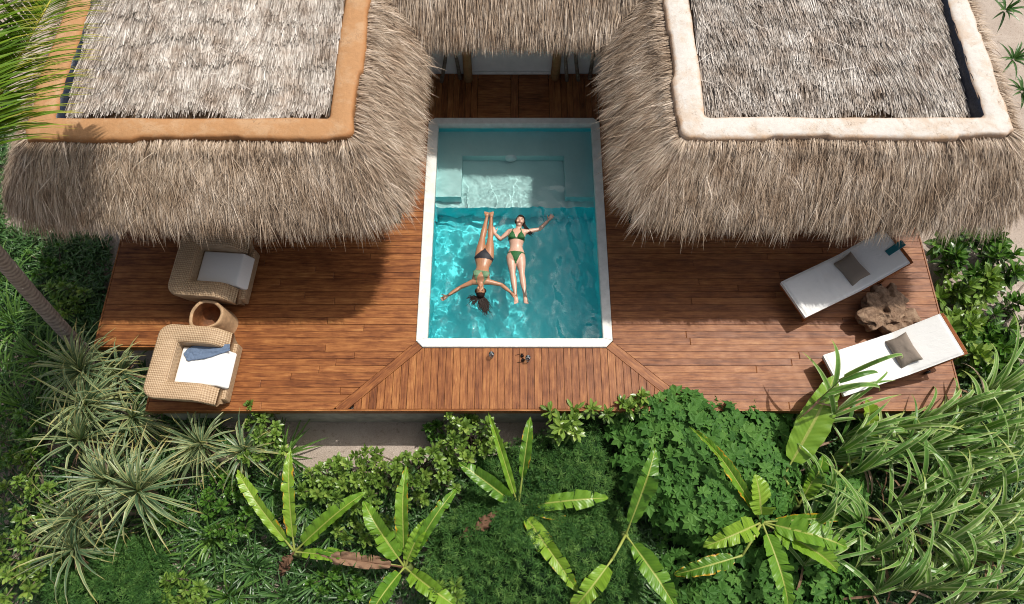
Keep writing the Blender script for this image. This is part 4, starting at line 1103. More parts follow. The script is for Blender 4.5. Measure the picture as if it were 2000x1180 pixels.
pillow(L1, place1, 1.20, 'taupe pillow on the sunlit lounger nearest the plants', 2, math.radians(3), math.radians(26))
pillow(L2, place2, 1.13, 'taupe pillow on the shaded lounger under the eave', 6, math.radians(5), math.radians(26))
def folded_towel():
    x_, z_ = place2(np.array([1.83]), np.array([0.1]))
    wp = Vector(L2.location) + Matrix.Rotation(L2.rotation_euler.z, 3, 'Z') @ Vector((x_[0], 0.02, z_[0] + 0.012))
    c = P(1748, 485, wp.z)
    mb = MB()
    for k in range(3): mb.box((-0.155 + 0.004 * k, -0.055, 0.014 * k), (0.155 - 0.005 * k, 0.055 - 0.004 * k, 0.014 * k + 0.0135), 0.005)
    o = link('folded_towel', mb.mesh('folded_towel'), M['teal_cloth'], None, (c.x, c.y, wp.z), (0, math.radians(-22), math.radians(33)))
    o.rotation_euler = (Matrix.Rotation(L2.rotation_euler.z, 4, 'Z') @ Matrix.Rotation(math.radians(-24), 4, 'Y') @ Matrix.Rotation(math.radians(4), 4, 'Z')).to_euler()
    tag(o, 'folded teal towel on the head of the shaded lounger', 'towel')
folded_towel()

# driftwood root table between the loungers
def root_table():
    c = P(1735, 606, 0.30); rg = np.random.default_rng(8)
    na, nr = 150, 70
    a = np.linspace(0, 2 * math.pi, na, endpoint=False)
    lobes = 0.40 + 0.055 * np.sin(3 * a + 0.7) + 0.045 * np.sin(5 * a + 2.1) + 0.03 * np.sin(9 * a + 1) + 0.022 * np.sin(16 * a)
    ts = np.linspace(0, 1, nr); rows = []
    for t in ts:
        if t < 0.62: rr = t / 0.62; z = 0.36 - 0.05 * rr ** 3
        else:
            k = (t - 0.62) / 0.38; rr = 1 + 0.05 * math.sin(k * 3.1) - 0.34 * k ** 1.4; z = 0.31 * (1 - k)
        r = lobes * rr
        rows.append(np.column_stack([r * np.cos(a), r * np.sin(a), np.full(na, z)]))
    V = np.concatenate(rows)
    out = V.copy()
    for i, p in enumerate(V):
        q = Vector(p) * 4.2
        n1 = mnoise.fractal(q, 0.9, 2.1, 5); rid = 1 - abs(mnoise.noise(Vector(p) * 5.5 + Vector((3, 1, 2)))) * 2
        cav = max(0, mnoise.noise(Vector(p) * 6.5 + Vector((9, 4, 2))) - 0.22)
        d = 0.055 * n1 + 0.035 * rid - 0.42 * cav
        hz = p[2]
        nvec = Vector((p[0], p[1], 0.9 * (hz - 0.12))).normalized() if hz > 0.02 else Vector((p[0], p[1], 0)).normalized()
        out[i] = np.array(p) + np.array(nvec) * d
        if hz <= 0.001: out[i][2] = 0.0
        out[i][2] = max(0.0, out[i][2])
    i, j = np.meshgrid(np.arange(nr - 1), np.arange(na), indexing='ij')
    F = np.stack([i * na + j, (i + 1) * na + j, (i + 1) * na + (j + 1) % na, i * na + (j + 1) % na], -1).reshape(-1, 4)
    o = link('driftwood_table', make_mesh('driftwood_table', out, F, None, True), M['root'], None, (c.x, c.y, 0.002), (0, 0, 1.1))
    tag(o, 'gnarled driftwood root used as a low table between the loungers', 'side table')
root_table()

# glasses and sunglasses at the pool's front edge
for (px_, py_, lab) in ((960, 694, 'clear drinking glass alone on the deck boards in front of the pool'), (1031, 701, 'clear drinking glass beside dark sunglasses in front of the pool')):
    c = P(px_, py_, 0.05)
    V, F = lathe([(0.0, 0.0), (0.034, 0.0), (0.036, 0.006), (0.042, 0.12), (0.0385, 0.12), (0.032, 0.012), (0.0, 0.012)], 24)
    tag(link('drinking_glass', MB().add(V, [F]).mesh('drinking_glass', True), M['glass'], None, (c.x, c.y, 0.003)), lab, 'glass', 'drinking glasses by the pool')
def sunglasses():
    c = P(1024, 698, 0.02)
    root = empty('sunglasses', (c.x, c.y, 0.004), math.radians(100), 'dark sunglasses lying on the deck boards in front of the pool', 'sunglasses')
    for sx in (-1, 1):
        V, F = lathe([(0.0, 0.004), (0.02, 0.003), (0.029, 0.0), (0.0, -0.002)], 20)
        link('lens', MB().add(np.column_stack([V[:, 0] + sx * 0.037, V[:, 2], V[:, 1] + 0.029]), [F]).mesh('lens', True), M['dark_glass'], root, (0, 0, 0), (math.radians(-62), 0, 0))
        link('temple', MB().tub([(sx * 0.066, 0.0, 0.03), (sx * 0.068, 0.07, 0.012), (sx * 0.064, 0.135, 0.002)], 0.003, 6).mesh('temple'), M['dark_glass'], root)
    link('bridge', MB().tub([(-0.01, 0.02, 0.02), (0.0, 0.022, 0.024), (0.01, 0.02, 0.02)], 0.003, 6).mesh('bridge'), M['dark_glass'], root)
sunglasses()

# ------------------------------------------------------------------ people floating in the pool
def limb(mb, pts, rad, n=14, up=(0, 0, 1)):
    """elliptical loft: rad = list of (half width, half depth); rounded ends"""
    pts = np.array([list(p) for p in pts], float); rad = np.array(rad, float)
    # densify with smooth interpolation
    t = np.r_[0, np.cumsum(np.linalg.norm(np.diff(pts, axis=0), axis=1))]; m_ = max(8, int(t[-1] / 0.012))
    tt = np.linspace(0, t[-1], m_)
    def sm(y):
        d = np.gradient(y, t) if len(t) > 2 else np.full(len(t), (y[-1] - y[0]) / t[-1])
        k = np.clip(np.searchsorted(t, tt) - 1, 0, len(t) - 2); h = t[k + 1] - t[k]; u = (tt - t[k]) / h
        return (2 * u ** 3 - 3 * u ** 2 + 1) * y[k] + (u ** 3 - 2 * u ** 2 + u) * h * d[k] + (-2 * u ** 3 + 3 * u ** 2) * y[k + 1] + (u ** 3 - u ** 2) * h * d[k + 1]
    c = np.stack([sm(pts[:, i]) for i in range(3)], -1); r = np.maximum(np.stack([sm(rad[:, 0]), sm(rad[:, 1])], -1), 0.004)
    tan = nrm(np.gradient(c, axis=0)); up = np.array(up, float)
    side = nrm(np.cross(tan, up)); upv = np.cross(side, tan)
    # end caps
    def cap(i, sgn):
        rows = []
        for q in (0.95, 0.8, 0.55, 0.2):
            off = math.sqrt(1 - q * q); rows.append((c[i] + tan[i] * sgn * off * min(r[i]) * 0.9, r[i] * q, side[i], upv[i]))
        return rows
    secs = [x for x in cap(0, -1)][::-1] + [(c[i], r[i], side[i], upv[i]) for i in range(m_)] + cap(m_ - 1, 1)
    a = np.linspace(0, 2 * math.pi, n, endpoint=False)
    V = np.concatenate([p + q[0] * np.cos(a)[:, None] * s_ + q[1] * np.sin(a)[:, None] * u_ for p, q, s_, u_ in secs])
    k = len(secs)
    i, j = np.meshgrid(np.arange(k - 1), np.arange(n), indexing='ij')
    F = [list(f) for f in np.stack([i * n + j, i * n + (j + 1) % n, (i + 1) * n + (j + 1) % n, (i + 1) * n + j], -1).reshape(-1, 4)]
    F += [list(range(n))[::-1], list(range((k - 1) * n, k * n))]
    mb.add(V, F)

def woman(label, j, skin, top_m, bot_m, face_up, hair_fn, bot_style, seed):
    """j: joint pixel positions; all joints lie near the water surface"""
    def W(k, z): return np.array(P(*j[k], WZ + z - 0.028))
    mb = MB()
    neck, chest, waist, hip, crotch = W('neck', 0.035), W('chest', 0.035), W('waist', 0.02), W('hip', 0.01), W('crotch', 0.0)
    ax = nrm(np.array([*(crotch - neck)[:2], 0])); lat = np.array([-ax[1], ax[0], 0])    # body axis (to the feet), sideways
    sL, sR = W('shL', 0.03), W('shR', 0.03)
    # torso
    limb(mb, [neck - ax * 0.0, neck + ax * 0.05, chest - ax * 0.05, chest + ax * 0.05, waist, hip - ax * 0.03, hip + ax * 0.07, crotch + ax * 0.02],
         [(0.055, 0.05), (0.135, 0.075), (0.150, 0.105), (0.138, 0.10), (0.112, 0.085), (0.150, 0.10), (0.165, 0.105), (0.13, 0.085)], 22)
    limb(mb, [sL * 0.96 + sR * 0.04, neck + ax * 0.055, sR * 0.96 + sL * 0.04], [(0.055, 0.052), (0.07, 0.06), (0.055, 0.052)])
    for s_ in (-1, 1):                                      # bust, buttocks
        b = chest + lat * s_ * 0.076 + np.array([0, 0, 0.085]) + ax * 0.015
        limb(mb, [b - ax * 0.025, b + ax * 0.02], [(0.062, 0.035), (0.066, 0.04)])
    # head and neck
    hc = W('head', 0.06); hv = nrm(np.array([*(hc - neck)[:2], 0]))
    limb(mb, [neck + ax * 0.03 + [0, 0, 0.0], neck + hv * 0.06 + [0, 0, 0.01], hc - hv * 0.03 + [0, 0, -0.02]], [(0.056, 0.055), (0.050, 0.052), (0.052, 0.055)])
    limb(mb, [hc - hv * 0.075 + [0, 0, 0.028], hc - hv * 0.04 + [0, 0, 0.012], hc + hv * 0.02, hc + hv * 0.075 + [0, 0, -0.01]], [(0.036, 0.045), (0.058, 0.075), (0.074, 0.094), (0.062, 0.078)], 20)
    hl = np.array([-hv[1], hv[0], 0]); zf = np.array([0, 0, 1.0])
    face = hc + zf * 0.088
    limb(mb, [face + hv * 0.022, face - hv * 0.012 + zf * 0.008, face - hv * 0.026 + zf * 0.012], [(0.007, 0.010), (0.010, 0.013), (0.014, 0.012)])   # nose
    for s_ in (-1, 1):
        ear = hc + hl * s_ * 0.073 - hv * 0.005
        limb(mb, [ear - hv * 0.02, ear + hv * 0.02 + hl * s_ * 0.006], [(0.008, 0.012), (0.010, 0.018)])
        ck = hc + hl * s_ * 0.036 - hv * 0.022 + zf * 0.068
        limb(mb, [ck - hv * 0.01, ck + hv * 0.01], [(0.022, 0.016), (0.022, 0.016)])
    chin = hc - hv * 0.082 + zf * 0.045
    limb(mb, [chin - hl * 0.012, chin + hl * 0.012], [(0.018, 0.02), (0.018, 0.02)])
    # arms and hands
    for S, E, Wr, Hd, curl in (('shL', 'elL', 'wrL', 'haL', 1), ('shR', 'elR', 'wrR', 'haR', -1)):
        s0, e0, w0, h0 = W(S, 0.025), W(E, 0.0), W(Wr, 0.01), W(Hd, 0.022)
        limb(mb, [s0, s0 * 0.5 + e0 * 0.5, e0], [(0.050, 0.050), (0.043, 0.043), (0.035, 0.036)])
        limb(mb, [e0, e0 * 0.68 + w0 * 0.32, w0], [(0.036, 0.036), (0.038, 0.037), (0.025, 0.023)])
        hd = nrm(h0 - w0); hs = nrm(np.cross(hd, zf))
        palm = w0 + hd * 0.085
        limb(mb, [w0, w0 + hd * 0.035, palm], [(0.025, 0.021), (0.034, 0.019), (0.040, 0.016)])
        for q, (o_, ln) in enumerate(((-0.030, 0.066), (-0.010, 0.076), (0.011, 0.071), (0.030, 0.056))):
            f0 = palm + hs * o_ - hd * 0.012; fd = nrm(hd + hs * o_ * 3.2)
            limb(mb, [f0, f0 + fd * ln * 0.5 + zf * 0.010, f0 + fd * ln * 0.95 + zf * (0.022 - 0.006 * q)], [(0.0092, 0.0092), (0.0085, 0.0085), (0.007, 0.007)], 10)
        th = w0 + hd * 0.03 + hs * curl * 0.028; td = nrm(hd * 0.6 + hs * curl * 0.75)
        limb(mb, [th, th + td * 0.03 + zf * 0.006, th + td * 0.062 + zf * 0.016 + hd * 0.006], [(0.013, 0.012), (0.011, 0.011), (0.008, 0.008)], 10)
    # legs and feet
    for S, K, A, T in ((-1, 'knL', 'anL', 'toL'), (1, 'knR', 'anR', 'toR')):
        k0, a0, t0 = W(K, 0.012), W(A, 0.005), W(T, 0.03)
        side = np.sign(np.dot(k0 - crotch, lat)) or S
        if abs(np.dot(k0 - crotch, lat)) < 0.02: side = S
        other = W('knR' if K == 'knL' else 'knL', 0)
        side = 1 if np.dot(k0 - other, lat) > 0 else -1
        h0 = hip + lat * side * 0.082 + ax * 0.06
        limb(mb, [h0, h0 * 0.62 + k0 * 0.38, k0 - nrm(k0 - h0) * 0.03, k0], [(0.086, 0.085), (0.079, 0.080), (0.053, 0.056), (0.050, 0.055)], 18)
        limb(mb, [k0, k0 * 0.68 + a0 * 0.32, k0 * 0.35 + a0 * 0.65, a0], [(0.050, 0.055), (0.054, 0.056), (0.041, 0.043), (0.030, 0.034)], 16)
        fd = nrm(t0 - a0)
        limb(mb, [a0 - [0, 0, 0.02], a0 * 0.5 + t0 * 0.5 + [0, 0, 0.01], t0 - fd * 0.02], [(0.032, 0.036), (0.038, 0.028), (0.042, 0.016)], 14)
        fs = nrm(np.cross(fd, zf))
        for q in range(5):
            o_ = (q - 2) * 0.0165 * side
            p0 = t0 + fs * o_ - fd * 0.028; ln = 0.044 - 0.005 * q
            limb(mb, [p0, p0 + fd * ln], [(0.0105 - 0.0007 * q,) * 2, (0.0085,) * 2], 8)
    me = mb.mesh('body'); tmp = bpy.data.objects.new('tmp_body', me); COL.objects.link(tmp)
    rm = tmp.modifiers.new('r', 'REMESH'); rm.mode = 'VOXEL'; rm.voxel_size = 0.0062
    smo = tmp.modifiers.new('s', 'SMOOTH'); smo.factor = 0.5; smo.iterations = 4
    dg = bpy.context.evaluated_depsgraph_get(); dg.update()
    body = bpy.data.meshes.new_from_object(tmp.evaluated_get(dg)); bpy.data.objects.remove(tmp)
    nv = len(body.vertices); V = np.empty(nv * 3); body.vertices.foreach_get('co', V); V = V.reshape(-1, 3)
    Nn = np.empty(nv * 3); body.vertices.foreach_get('normal', Nn); Nn = Nn.reshape(-1, 3)
    polys = np.array([list(p.vertices) for p in body.polygons if len(p.vertices) == 4])
    org = hip.copy(); org[2] = WZ
    bm_me = make_mesh('person', V - org, polys, None, True)
    root = link('person', bm_me, skin, None, org); tag(root, label, 'person')
    # clothing from the body surface
    def patch(name, pred, off, m):
        cc = V[polys].mean(1); nn = Nn[polys].mean(1)
        u = (cc - neck) @ ax; l = (cc - neck) @ lat
        k = pred(u, l, nn, cc); f = polys[k]
        if len(f) == 0: return
        ids, inv = np.unique(f, return_inverse=True)
        VV = V[ids] + Nn[ids] * off - org
        o = link(name, make_mesh(name, VV, inv.reshape(-1, 4), None, True), m, root); return o
    uc = (chest - neck) @ ax; uh = (hip - neck) @ ax; ucr = (crotch - neck) @ ax
    lc = (chest - neck) @ lat; lh = (hip - neck) @ lat
    def top(u, l, n_, c_):
        la = np.abs(l - lc); torso = (u > -0.02) & (u < uc + 0.2)
        tri = (u > uc - 0.075) & (u < uc + 0.070) & (np.abs(la - 0.078) < 0.012 + 0.060 * np.clip((u - uc + 0.075) / 0.14, 0, 1)) & (n_[:, 2] > -0.2)
        band = (np.abs(u - uc - 0.062) < 0.011) & (la < 0.17)
        strap = (u > 0.0) & (u < uc - 0.05) & (np.abs(la - (0.055 + 0.30 * u)) < 0.008) & (n_[:, 2] > 0)
        return torso & (tri | band | strap)
    patch('bikini_top', top, 0.006, top_m)
    def bot(u, l, n_, c_):
        la = np.abs(l - lh); d = ucr + 0.035 - u
        if bot_style == 'string':
            tri = (u > uh - 0.035) & (d > -0.03) & (la < 0.015 + 0.088 * np.clip(d / (ucr - uh + 0.07), 0, 1.0)) & (n_[:, 2] > -0.2)
            band = (np.abs(u - uh + 0.025) < 0.009) & (la < 0.19)
        else:
            tri = (u > uh - 0.02 + 0.0 * la) & (d > -0.03) & (la < 0.02 + 0.17 * np.clip(d / (ucr - uh + 0.06), 0, 1.0) ** 1.1) & (n_[:, 2] > -0.3)
            band = (np.abs(u - uh - 0.0) < 0.022) & (la < 0.2)
        return (tri | band)
    patch('bikini_bottom', bot, 0.006, bot_m)
    # hair cap from the scalp, brows, closed lids, lips
    def scalp(u, l, n_, c_):
        q = (c_ - hc) @ hv; r_ = np.linalg.norm(c_ - hc, axis=1); z_ = c_[:, 2] - hc[2]
        return (r_ < 0.15) & ((q > 0.062 - 0.10 * np.clip(-(z_ - 0.03), 0, 1) / 0.05) | ((z_ < 0.035) & (q > -0.045)) ) & (q > -0.06)
    hair = patch('hair', scalp, 0.010, M['hair'])
    def feat(name, pts, r_, m):
        mb2 = MB(); mb2.tub([np.array(p) - org for p in pts], r_, 8, 0.5, True, 0.6)
        return link(name, mb2.mesh(name, True), m, root)
    f = hc + zf * 0.089
    for s_ in (-1, 1):
        feat('eyebrow', [f + hl * s_ * 0.015 + hv * 0.032 + zf * 0.0, f + hl * s_ * 0.032 + hv * 0.036 - zf * 0.004, f + hl * s_ * 0.047 + hv * 0.03 - zf * 0.014], [0.004, 0.0045, 0.002], M['hair'])
        feat('eyelashes', [f + hl * s_ * 0.017 + hv * 0.014 - zf * 0.002, f + hl * s_ * 0.031 + hv * 0.010 - zf * 0.005, f + hl * s_ * 0.044 + hv * 0.014 - zf * 0.014], [0.0022, 0.0038, 0.002], M['hair'])
    feat('lips', [f - hv * 0.045 - hl * 0.024 - zf * 0.018, f - hv * 0.046 - zf * 0.009, f - hv * 0.045 + hl * 0.024 - zf * 0.018], [0.003, 0.0085, 0.003], M['lips'])
    # loose hair
    hb = MB(); hair_fn(hb, hc, hv, hl, org, np.random.default_rng(seed))
    hm = hb.mesh('loose_hair'); link('loose_hair', hm, M['hair'], root)
    for o in [root] + list(root.children): o.cycles.is_caustics_receiver = True     # sunlight through the water reaches the skin below it
    return root
def locks(hb, rg, start, ends, org, n, spread, w, z):
    """flowing strands from start (with jitter) along a polyline of world points"""
    pts = [np.array(start)] + [np.array(e) for e in ends]
    for k in range(n):
        o0 = rg.normal(0, spread * 0.6, 3) * [1, 1, 0.5]; o1 = rg.normal(0, spread, 3) * [1, 1, 0.25]; keep = rg.uniform(0.7, 1.05)
        tt = np.linspace(0, keep, 10); q = np.array(pts); s_ = np.linspace(0, 1, len(q))
        c = np.stack([np.interp(tt, s_, q[:, i]) for i in range(3)], -1)
        c += o0 * (1 - tt)[:, None] + o1 * tt[:, None] * 1.5
        c[:, :2] += 0.018 * np.stack([np.sin(tt * 9 + rg.random() * 6), np.cos(tt * 8 + rg.random() * 6)], -1) * tt[:, None]
        c[:, 2] = np.minimum(c[:, 2], c[0, 2]) 
        hb.tub(c - org, np.linspace(w, w * 0.25, 10), 5)
def hair_a(hb, hc, hv, hl, org, rg):
    # gathered to the image right, lying over the shoulder
    st = hc + hv * 0.0 + np.array([0.06, 0, -0.01])
    e1 = np.array(P(1027, 445, WZ + 0.05)); e2 = np.array(P(1034, 452, WZ + 0.07)); e3 = np.array(P(1038, 457, WZ + 0.055))
    locks(hb, rg, st, [e1, e2, e3], org, 70, 0.016, 0.007, 0)
def hair_b(hb, hc, hv, hl, org, rg):
    st = hc + hv * 0.07
    for ends, n in (([(941, 588), (946, 600), (950, 614)], 90), ([(932, 582), (924, 580), (917, 586)], 36), ([(946, 584), (952, 592), (954, 603)], 36), ([(936, 590), (938, 600), (944, 608)], 30), ([(930, 586), (926, 590), (924, 594)], 20)):
        locks(hb, rg, st - np.array([0, 0, 0.02]), [np.array(P(px_, py_, WZ + 0.022)) for px_, py_ in ends], org, n, 0.020, 0.009, 0)
woman('woman in a green bikini floating on her back, head towards the bench', dict(
    head=(1015.3, 434), neck=(1012, 448), chest=(1009, 464), waist=(1008, 483), hip=(1008, 499), crotch=(1008.5, 511),
    shL=(994.5, 453), shR=(1027.5, 453.5), elL=(977.5, 468), wrL=(967, 457), haL=(963, 447), elR=(1054, 448), wrR=(1071, 431.5), haR=(1077.5, 423),
    knL=(1001.5, 537), knR=(1019.5, 537), anL=(1007, 577), anR=(1025.2, 577), toL=(1008.5, 592), toR=(1027.5, 592)),
    M['skin_fair'], M['green_bikini'], M['green_bikini'], True, hair_a, 'string', 31)
woman('tanned woman in a black bikini bottom floating on her back, feet towards the bench', dict(
    head=(938.5, 568), neck=(938.5, 554.5), chest=(940, 541), waist=(942.5, 524), hip=(945, 507), crotch=(947.5, 496),
    shL=(923.5, 551), shR=(955.5, 551), elL=(899, 562), wrL=(874.5, 578), haL=(866.5, 583), elR=(979, 556.5), wrR=(997, 571), haR=(1005, 578),
    knL=(942.5, 464), knR=(958, 464), anL=(951, 426), anR=(959.5, 427), toL=(950, 415), toR=(960, 415)),
    M['skin_tan'], M['sage_bikini'], M['black_bikini'], True, hair_b, 'brief', 32)

# ------------------------------------------------------------------ plants
GRP = dict(paddle='glossy paddle leaved shrubs', pand='striped screw pines', ban='banana plants', reed='variegated reeds', strap='strap leaved plants')
def plant(name, loc, label, cat, group=None): return empty(name, loc, 0, label, cat, group)
def put(root, name, mb, m, kind=None, smooth=False):
    me = mb.mesh(name, smooth); me.transform(Matrix.Translation(-Vector(root.location)))
    o = link(name, me, M[m] if isinstance(m, str) else m, root)
    if kind: o['kind'] = kind
    return o
GA = 2.39996
def frame_of(axis):
    axis = nrm(np.array(axis, float)); ref = np.array([0, 0, 1.0]) if abs(axis[2]) < 0.9 else np.array([1.0, 0, 0])
    a = nrm(np.cross(axis, ref)); b = np.cross(axis, a); return axis, a, b
def rosette(mb, c, axis, n, L, Wd, rg, e_in=0.25, e_out=1.35, droop=0.35, prof=(0.6, 1, 0.95, 0.75, 0.45, 0.05), fold=0.25, rmean=0.5, r0=0.02, lvar=0.25, nseg=5):
    ax, a, b = frame_of(axis)
    k = np.arange(n); t = (k + 0.5) / n
    az = k * GA + rg.normal(0, 0.25, n); el = e_in + (e_out - e_in) * t ** 0.8 + rg.normal(0, 0.12, n)      # angle from the axis
    d = np.cos(el)[:, None] * ax + np.sin(el)[:, None] * (np.cos(az)[:, None] * a + np.sin(az)[:, None] * b)
    ln = L * (1 - lvar * (1 - t)) * rg.uniform(0.8, 1.12, n)
    base = np.array(c) + d * r0 - ax * (0.06 * L * t)[:, None]
    V, F, pr = blades(base, d, ln, Wd * rg.uniform(0.8, 1.15, n), droop * rg.uniform(0.4, 1.5, n), nseg, prof, np.clip(rg.normal(rmean, 0.22, n), 0, 1), np.tile(ax, (n, 1)), rg.normal(0, 0.15, n), fold)
    mb.add(V, F, pr)
PADDLE = (0.22, 0.55, 0.95, 0.9, 0.12)

def paddle_shrub(label, spots, m='paddle', seed=0, L=0.125, n=13, ground=True, name='paddle_leaf_shrub', lean=0.25, Wk=0.42):
    """spots: list of (px, py, z) rosette heads"""
    rg = np.random.default_rng(seed)
    heads = [np.array(P(*s_)) for s_ in spots]
    c = np.mean(heads, 0); base = np.array([c[0], c[1], float(ground_h(np.array(c[0]), np.array(c[1])))])
    root = plant(name, base, label, 'shrub', GRP['paddle'])
    fol = MB(); st = MB()
    for h in heads:
        ax = nrm(np.array([(h[0] - c[0]) * lean * 2 + rg.normal(0, 0.18), (h[1] - c[1]) * lean * 2 - 0.15 + rg.normal(0, 0.18), 1.0]))
        sc = rg.uniform(0.8, 1.2)
        rosette(fol, h, ax, int(n * rg.uniform(0.85, 1.2)), L * sc, L * Wk * sc, rg, 0.15, 1.45, 0.15, PADDLE, 0.18, 0.5 + rg.normal(0, 0.12), 0.012, 0.4, 4)
        rosette(fol, h - ax * L * 0.75, ax, int(n * 0.8), L * sc, L * Wk * sc, rg, 0.7, 1.75, 0.35, PADDLE, 0.12, 0.28, 0.02, 0.2, 4)
        g = base + np.array([rg.normal(0, 0.06), rg.normal(0, 0.06), 0.0])
        mid = (h + g) / 2 + np.array([(h[0] - c[0]) * 0.25, (h[1] - c[1]) * 0.25, 0.05])
        st.tub([g, mid, h], [0.016, 0.012, 0.007], 6)
    put(root, 'foliage', fol, m, 'stuff'); put(root, 'stem', st, 'stem', None, True)
    return root
def scatter_px(poly, n, z0, z1, rg, mind=14):
    """poisson-ish points inside a pixel polygon"""
    poly = np.array(poly, float); out = []
    lo, hi = poly.min(0), poly.max(0); tries = 0
    while len(out) < n and tries < 6000:
        tries += 1; p = lo + rg.random(2) * (hi - lo); ins = False; j = len(poly) - 1
        for i in range(len(poly)):
            if (poly[i][1] > p[1]) != (poly[j][1] > p[1]) and p[0] < (poly[j][0] - poly[i][0]) * (p[1] - poly[i][1]) / (poly[j][1] - poly[i][1]) + poly[i][0]: ins = not ins
            j = i
        if ins and all((p[0] - q[0]) ** 2 + (p[1] - q[1]) ** 2 > mind ** 2 for q in out): out.append((p[0], p[1], rg.uniform(z0, z1)))
    return out
def shrub_area(label, poly, count, z0, z1, seed, **k):
    return paddle_shrub(label, scatter_px(poly, count, z0, z1, np.random.default_rng(seed + 500), k.pop('mind', 15)), seed=seed, **k)

# --- coconut palm on the far left
def palm_tree():
    rg = np.random.default_rng(5)
    b = np.array([-6.98, 3.36, -1.08]); crown = np.array([-5.22, 3.5, 5.0])
    root = plant('coconut_palm', b, 'coconut palm with slender grey leaning trunk at the left edge', 'palm tree')
    pts = [b, P(140, 662, 0.05), P(70, 585, 1.4), P(4, 508, 2.8), np.array([-5.95, 3.72, 4.0]), crown]
    pts = np.array([list(p) for p in pts]); t = np.linspace(0, 1, len(pts)); tt = np.linspace(0, 1, 60)
    pts = np.stack([np.interp(tt, t, pts[:, i]) for i in range(3)], -1)
    for i in range(3): pts[5:-5, i] = np.convolve(pts[:, i], np.ones(11) / 11, 'valid')
    rad = np.interp(tt, [0, 0.1, 0.5, 1], [0.15, 0.108, 0.10, 0.09]) * (1 + 0.03 * np.sin(np.arange(60) * 2.1))
    V, F = tube(pts, rad, 16); pr = np.zeros((len(V), 3)); pr[:60 * 16, 1] = np.repeat(np.cumsum(np.r_[0, np.linalg.norm(np.diff(pts, axis=0), axis=1)]) * 62, 16)
    put(root, 'trunk', MB().add(V, F, pr), 'bark', None, True)
    # fronds: azimuth, elevation, length
    specs = [(84, 2, 3.0, .12), (97, 8, 2.8, .25), (110, -6, 2.6, .3), (200, -20, 1.8, .4), (150, 25, 2.3, .6), (185, 40, 2.3, .6), (215, 12, 2.3, .7), (235, 35, 2.2, .6), (125, 60, 2.2, .5), (92, 24, 2.7, .4)]
    for az, el, Ln, dr in specs:
        a, e_ = math.radians(az), math.radians(el)
        d = np.array([math.cos(a) * math.cos(e_), math.sin(a) * math.cos(e_), math.sin(e_)])
        N = 60; p = crown.copy(); c = [p.copy()]
        for k in range(N):
            dk = nrm(d + np.array([0, 0, -1]) * dr * (k / N) ** 1.4 * 1.3); p = p + dk * Ln / N; c.append(p.copy())
        c = np.array(c); tan = nrm(np.gradient(c, axis=0)); side = nrm(np.cross(tan, [0, 0, 1.0])); up = np.cross(side, tan)
        fr = MB()
        V, F = tube(c, np.linspace(0.022, 0.004, N + 1), 7)
        frond = put(root, 'frond', MB().add(V, F), 'rachis', None, True)
        # leaflets on both sides
        idx = np.repeat(np.arange(7, N), 2); fr_t = np.tile([0.0, 0.5], N - 7)
        pb = c[idx] + (c[np.minimum(idx + 1, N)] - c[idx]) * fr_t[:, None]
        for sg in (-1, 1):
            tpos = (idx + fr_t) / N
            ln = 0.80 * np.sin(np.clip(0.25 + 0.75 * tpos, 0, 1) * math.pi) ** 0.6 + 0.1
            dd = nrm(side[idx] * sg + tan[idx] * (0.55 + 0.5 * tpos)[:, None] + up[idx] * 0.12 + rg.normal(0, 0.05, (len(idx), 3)))
            V, F, pr = blades(pb, dd, ln * rg.uniform(0.85, 1.1, len(idx)), 0.036, rg.uniform(0.25, 0.7, len(idx)), 4, [0.5, 1, 0.9, 0.6, 0.05], np.clip(rg.normal(0.5, 0.22, len(idx)), 0, 1), up[idx], rg.normal(sg * 0.5, 0.2, len(idx)), 0.3)
            fr.add(V, F, pr)
        me = fr.mesh('leaflets'); me.transform(Matrix.Translation(-Vector(root.location)))
        link('leaflets', me, M['palm'], frond)['kind'] = 'stuff'
palm_tree()

# --- screw pines (pandanus) on the left: branching trunks with striped rosettes
def screw_pine(label, base_px, heads, seed, fork=None):
    rg = np.random.default_rng(seed)
    bx = np.array(P(*base_px, GZ)); root = plant('screw_pine', bx, label, 'screw pine', GRP['pand'])
    for (px_, py_, z, L, n) in heads:
        h = np.array(P(px_, py_, z)); mid = bx * 0.45 + h * 0.55; mid[2] = bx[2] * 0.35 + h[2] * 0.65 - 0.08
        mid[:2] += rg.normal(0, 0.08, 2)
        put(root, 'branch', MB().tub([bx + [0, 0, -0.05], (bx * 0.7 + mid * 0.3) + [0, 0, 0.08], mid, h - [0, 0, 0.08], h], [0.055, 0.05, 0.042, 0.038, 0.03], 9), 'stem', None, True)
        mb = MB(); ax = nrm(np.array([(h - bx)[0] * 0.35 + rg.normal(0, 0.42), (h - bx)[1] * 0.35 + rg.normal(0.12, 0.42), 1.0]))
        rosette(mb, h, ax, int(n * 1.15), L * 1.35, 0.048, rg, 0.08, 1.45, 0.9, (0.9, 1, 0.85, 0.6, 0.35, 0.03), 0.35, 0.5, 0.02, 0.15, 5)
        put(root, 'rosette', mb, 'pandanus', 'stuff')
        mb = MB(); rosette(mb, h - [0, 0, 0.12], ax, 10, L * 0.7, 0.03, rg, 1.6, 2.3, 0.5, (0.9, 1, 0.85, 0.6, 0.35, 0.03), 0.1, 0.5)
        put(root, 'dead_leaves', mb, 'dead', 'stuff')
screw_pine('tall striped screw pine against the left end of the deck', (205, 800), [(158, 722, 0.1, .74, 58), (236, 728, -0.25, .6, 44), (168, 790, 0.05, .72, 50), (262, 815, -0.3, .58, 46)], 41)
screw_pine('wide striped screw pine with several heads over the lower left plants', (300, 1000), [(157, 856, 0.0, .78, 56), (211, 938, 0.1, .72, 52), (272, 958, 0.12, .80, 62), (150, 1012, 0.0, .66, 46)], 42)
